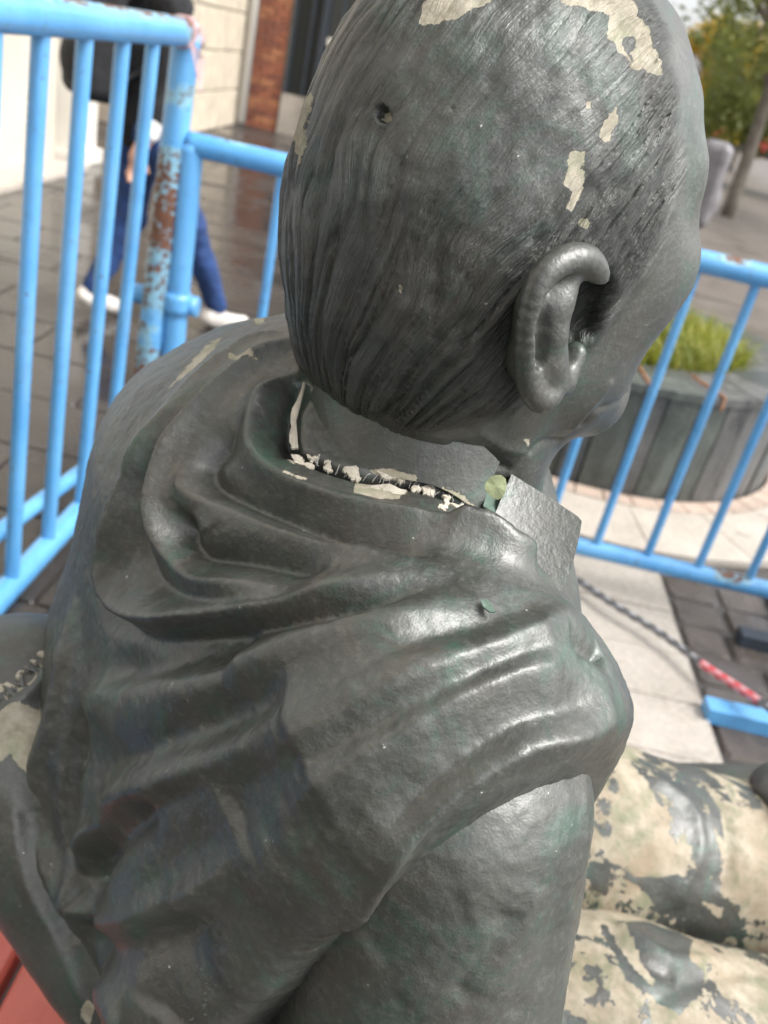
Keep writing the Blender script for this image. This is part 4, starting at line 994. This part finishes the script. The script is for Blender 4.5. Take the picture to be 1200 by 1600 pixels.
jit = .0006*vnoise(outer.reshape(-1, 3)*60, 5).reshape(NRB, NCB, 1)
outer = outer+nrmg*jit; edge_r = np.ones((NRB, NCB, 1)); 
inner = outer-nrmg*.007
def sheet(outer, inner):
    a, b = outer.shape[:2]; n = a*b; V = np.concatenate([outer.reshape(-1, 3), inner.reshape(-1, 3)]*2); Fc = []
    for i in range(a-1):
        for j in range(b-1):
            k = i*b+j; Fc.append((k, k+1, k+b+1, k+b)); Fc.append((n+k, n+k+b, n+k+b+1, n+k+1))
    for j in range(b-1): Fc.append((j, n+j, n+j+1, j+1)); k = (a-1)*b+j; Fc.append((k, k+1, n+k+1, n+k))
    for i in range(a-1): k = i*b; Fc.append((k, k+b, n+k+b, n+k)); k = i*b+b-1; Fc.append((k, n+k, n+k+b, k+b))
    m = 2*(a-1)*(b-1); Fc = Fc[:m]+[tuple(i+2*n for i in q) for q in Fc[m:]]     # side walls keep their own corners
    return V, Fc
Vc, Fc_ = sheet(outer, inner)
collar = obj('standing_collar', Vc, Fc_, M_BRONZE, STAT, smooth=False)
uo, vo, _ = proj(Vc); cch = np.maximum(poly_sd(uo, vo, [(560,738),(600,730),(650,742),(655,765),(560,760)])/22, poly_sd(uo, vo, [(440,690),(455,640),(478,596),(482,604),(463,650),(460,690),(470,712),(450,712)])/22)
attr_f(collar, 'chip', np.clip(np.maximum(cch, poly_sd(uo, vo, [(690,760),(720,772),(745,790),(742,806),(690,780)])/22), -3, 3)); attr_f(collar, 'hair', np.zeros(len(Vc)))
for p_ in collar.data.polygons: p_.use_smooth = len(set(p_.vertices)) == 4 and (max(p_.vertices) < NRB*NCB)
# collar point on the right: a thick flat wing
fl_b = px_curve([(766,822),(815,872),(880,930)], 24); fl_t = px_curve([(799,741),(850,772),(914,814)], 24)
outer = np.zeros((14, 24, 3)); base_d = np.zeros(24)
for j in range(24):
    cp_ = march(cape_sdf, *fl_b[j]); base_d[j] = .510 if cp_ is None else min(max(proj(cp_)[2], .43), .54)+.004
base_d = .5*base_d.max()+.5*np.polyval(np.polyfit(np.arange(24), base_d, 1), np.arange(24))
for i in range(14):
    for j in range(24):
        a_, b_ = i/13, j/23; uv = fl_b[j]*(1-a_)+fl_t[j]*a_
        if b_ > .9: uv = uv-np.array([5*(2*a_-1)**2*(b_-.9)*10, 0])
        outer[i, j] = P(uv[0], uv[1], base_d[j]+.016*a_+.002*math.sin(b_*3))
inner = outer+Fv*.014+Uv*(-.001)
Vw, Fw = sheet(outer, inner); Vw = Vw+.0002*vnoise(Vw*50, 8)[:, None]
wing = obj('collar_point', Vw, Fw, M_BRONZE, STAT, smooth=False); attr_f(wing, 'chip', np.full(len(Vw), -3)); attr_f(wing, 'hair', np.zeros(len(Vw)))
for p_ in wing.data.polygons: p_.use_smooth = max(p_.vertices) < 14*24
# ---- the crack at the collar: plaster chips, glass fibre, lifted paint flakes, drops of water
M_PLAST = simple('broken_plaster', (.50, .46, .38), .85, .25, 60, .6, 0, 400, .001)
M_FIB = simple('glass_fibre', (.75, .73, .68), .5, .1, 50, 0)
M_FLAKE = simple('lifted_paint_flake', (.10, .15, .12), .5, .3, 120, .2, 0, 300, .0006)
M_LEAF = simple('fallen_leaf', (.22, .25, .13), .55, .35, 160, .3, 0, 400, .0006)
def cape_pt(u, v, off=0.0):
    p_ = march(cape_sdf, u, v); p_ = P(u, v, .46) if p_ is None else p_
    n_ = grad(cape_sdf, p_[None])[0]; return p_+n_*off, n_
def flake(name, poly, off, th, mat, parent, fn=cape_pt, curl=0.0):
    cu, cv_ = np.mean(poly, 0); c0, n0 = fn(cu, cv_, off); vs_ = []
    m = len(poly); top = []
    for a_, b_ in poly:
        p_, n_ = fn(a_, b_, off); dd = math.hypot(a_-cu, b_-cv_); top.append(p_+n0*(curl*dd*.00004+random.uniform(-.0004, .0004)))
    V = [c0+n0*.0003]+top+[x-n0*th for x in top]+[c0-n0*th]
    Fc = [(0, 1+i, 1+(i+1) % m) for i in range(m)]+[(1+i, 1+m+i, 1+m+(i+1) % m, 1+(i+1) % m) for i in range(m)]+[(1+2*m, 1+m+(i+1) % m, 1+m+i) for i in range(m)]
    # image-space polygons may run either way round: make the normals point out
    import bmesh
    o = obj(name, V, Fc, mat, parent, smooth=False); bm = bmesh.new(); bm.from_mesh(o.data); bmesh.ops.recalc_face_normals(bm, faces=bm.faces); bm.to_mesh(o.data); bm.free(); return o
def ragged(pl_, n=4, amp=2.2):
    out = []
    for a_, b_ in zip(pl_, pl_[1:]+pl_[:1]):
        for k in range(n): t_ = k/n; w_ = amp*(1 if k else .4); out.append((a_[0]+(b_[0]-a_[0])*t_+random.uniform(-w_, w_), a_[1]+(b_[1]-a_[1])*t_+random.uniform(-w_, w_)))
    return out
CHIPS = [[(474,600),(478,603),(462,650),(457,688),(466,702),(455,702),(452,680),(458,640)], [(588,738),(615,731),(640,740),(652,750),(625,752),(598,748)], [(556,762),(600,758),(634,768),(615,782),(590,788),(560,782)], [(658,762),(672,758),(680,766),(674,775),(660,773)], [(742,800),(770,818),(766,833),(745,818)], [(700,786),(722,790),(738,806),(716,802)], [(480,712),(498,716),(488,724)], [(538,732),(556,728),(560,742),(545,746)], [(455,712),(470,714),(480,730),(462,728)], [(690,776),(704,780),(700,790)], [(470,722),(492,728),(484,738)]]
rc_ = random.Random(21)
for k in range(22):
    u0 = 462+rc_.random()*300; v0 = np.interp(u0, [462,545,650,765], [706,738,757,822])+rc_.gauss(2, 7); r_ = rc_.uniform(2.5, 6.5)
    CHIPS.append([(u0+r_*1.5*math.cos(w_)*rc_.uniform(.6, 1.2), v0+r_*math.sin(w_)*rc_.uniform(.6, 1.2)) for w_ in (.3, 1.5, 2.6, 3.7, 5.0)])
for c_ in CHIPS: flake('plaster_chip', ragged(c_), .0012, .0016, M_PLAST, cape)
fib = MB(); rf = random.Random(3)
for k in range(34):
    t_ = rf.random(); u0 = 478+t_*262; v0 = np.interp(u0, [470,545,650,745], [712,740,757,803])
    a_, _n = cape_pt(u0+rf.uniform(-5, 5), v0+rf.uniform(2, 6), -.002); b_, _n2 = cape_pt(u0+rf.uniform(-9, 12), v0-rf.uniform(0, 8), .000+rf.random()*.002)
    m_ = (a_+b_)/2+_n*rf.uniform(-.001, .002)
    fib.tube([a_, m_, b_], .00011, 4, False)
tag(fib.build('fibre_strands', M_FIB, cape), kind='stuff')
crack_poly = [(665,690),(660,735),(664,760),(672,800),(680,845)]
FL = [([(750,945),(757,946),(764,954),(770,966),(762,966),(752,957),(748,950)], M_FLAKE), ([(754,768),(762,770),(783,800),(782,820),(770,812),(748,798)], M_FLAKE), ([(450,746),(466,748),(480,756),(482,764),(464,757)], M_PLAST)]
for pl_, m_ in FL: flake('paint_flake', pl_, .0035, .0008, m_, cape, curl=1.5)
def wing_pt(u, v, off=0.0): return P(u, v, .445-off), -Fv
lf_ = flake('leaf', [(760,752),(766,745),(774,742),(783,742),(790,748),(792,757),(790,768),(786,776),(779,781),(770,778),(762,771),(757,762)], -.004, .0006, M_LEAF, None, fn=wing_pt)
tag(lf_, 'small yellow green leaf stuck in the collar notch', 'leaf')
M_WATER = NT('water_drop'); M_WATER.b.inputs['Transmission Weight'].default_value = 1.0; M_WATER.b.inputs['IOR'].default_value = 1.33; M_WATER = M_WATER.fin((.95, .97, .95), .03)
dr = MB(); rd = random.Random(11)
for k in range(46):
    t_ = rd.random(); u0 = np.interp(t_, [0, .3, .6, 1], [455, 370, 350, 315])+rd.gauss(0, 16); v0 = 1335+t_*250+rd.uniform(-8, 8)
    c_, n_ = cape_pt(u0, v0, .0006); r_ = rd.uniform(.0006, .0017); a1 = np.cross(n_, (0, 0, 1)); a1 /= np.linalg.norm(a1); a2 = np.cross(n_, a1)
    Vd = [c_+n_*r_*.9]; 
    for j, (rr_, hh_) in enumerate(((.6, .7), (1, 0.05), (.9, -.6))):
        for i in range(8): w_ = i*math.pi/4; Vd.append(c_+(a1*math.cos(w_)+a2*math.sin(w_))*r_*rr_+n_*r_*hh_)
    Fd = [(0, 1+i, 1+(i+1) % 8) for i in range(8)]
    for j in range(2): Fd += [(1+j*8+i, 9+j*8+i, 9+j*8+(i+1) % 8, 1+j*8+(i+1) % 8) for i in range(8)]
    dr.add(Vd, Fd)
tag(dr.build('water_drops', M_WATER, cape, smooth=True), kind='stuff')
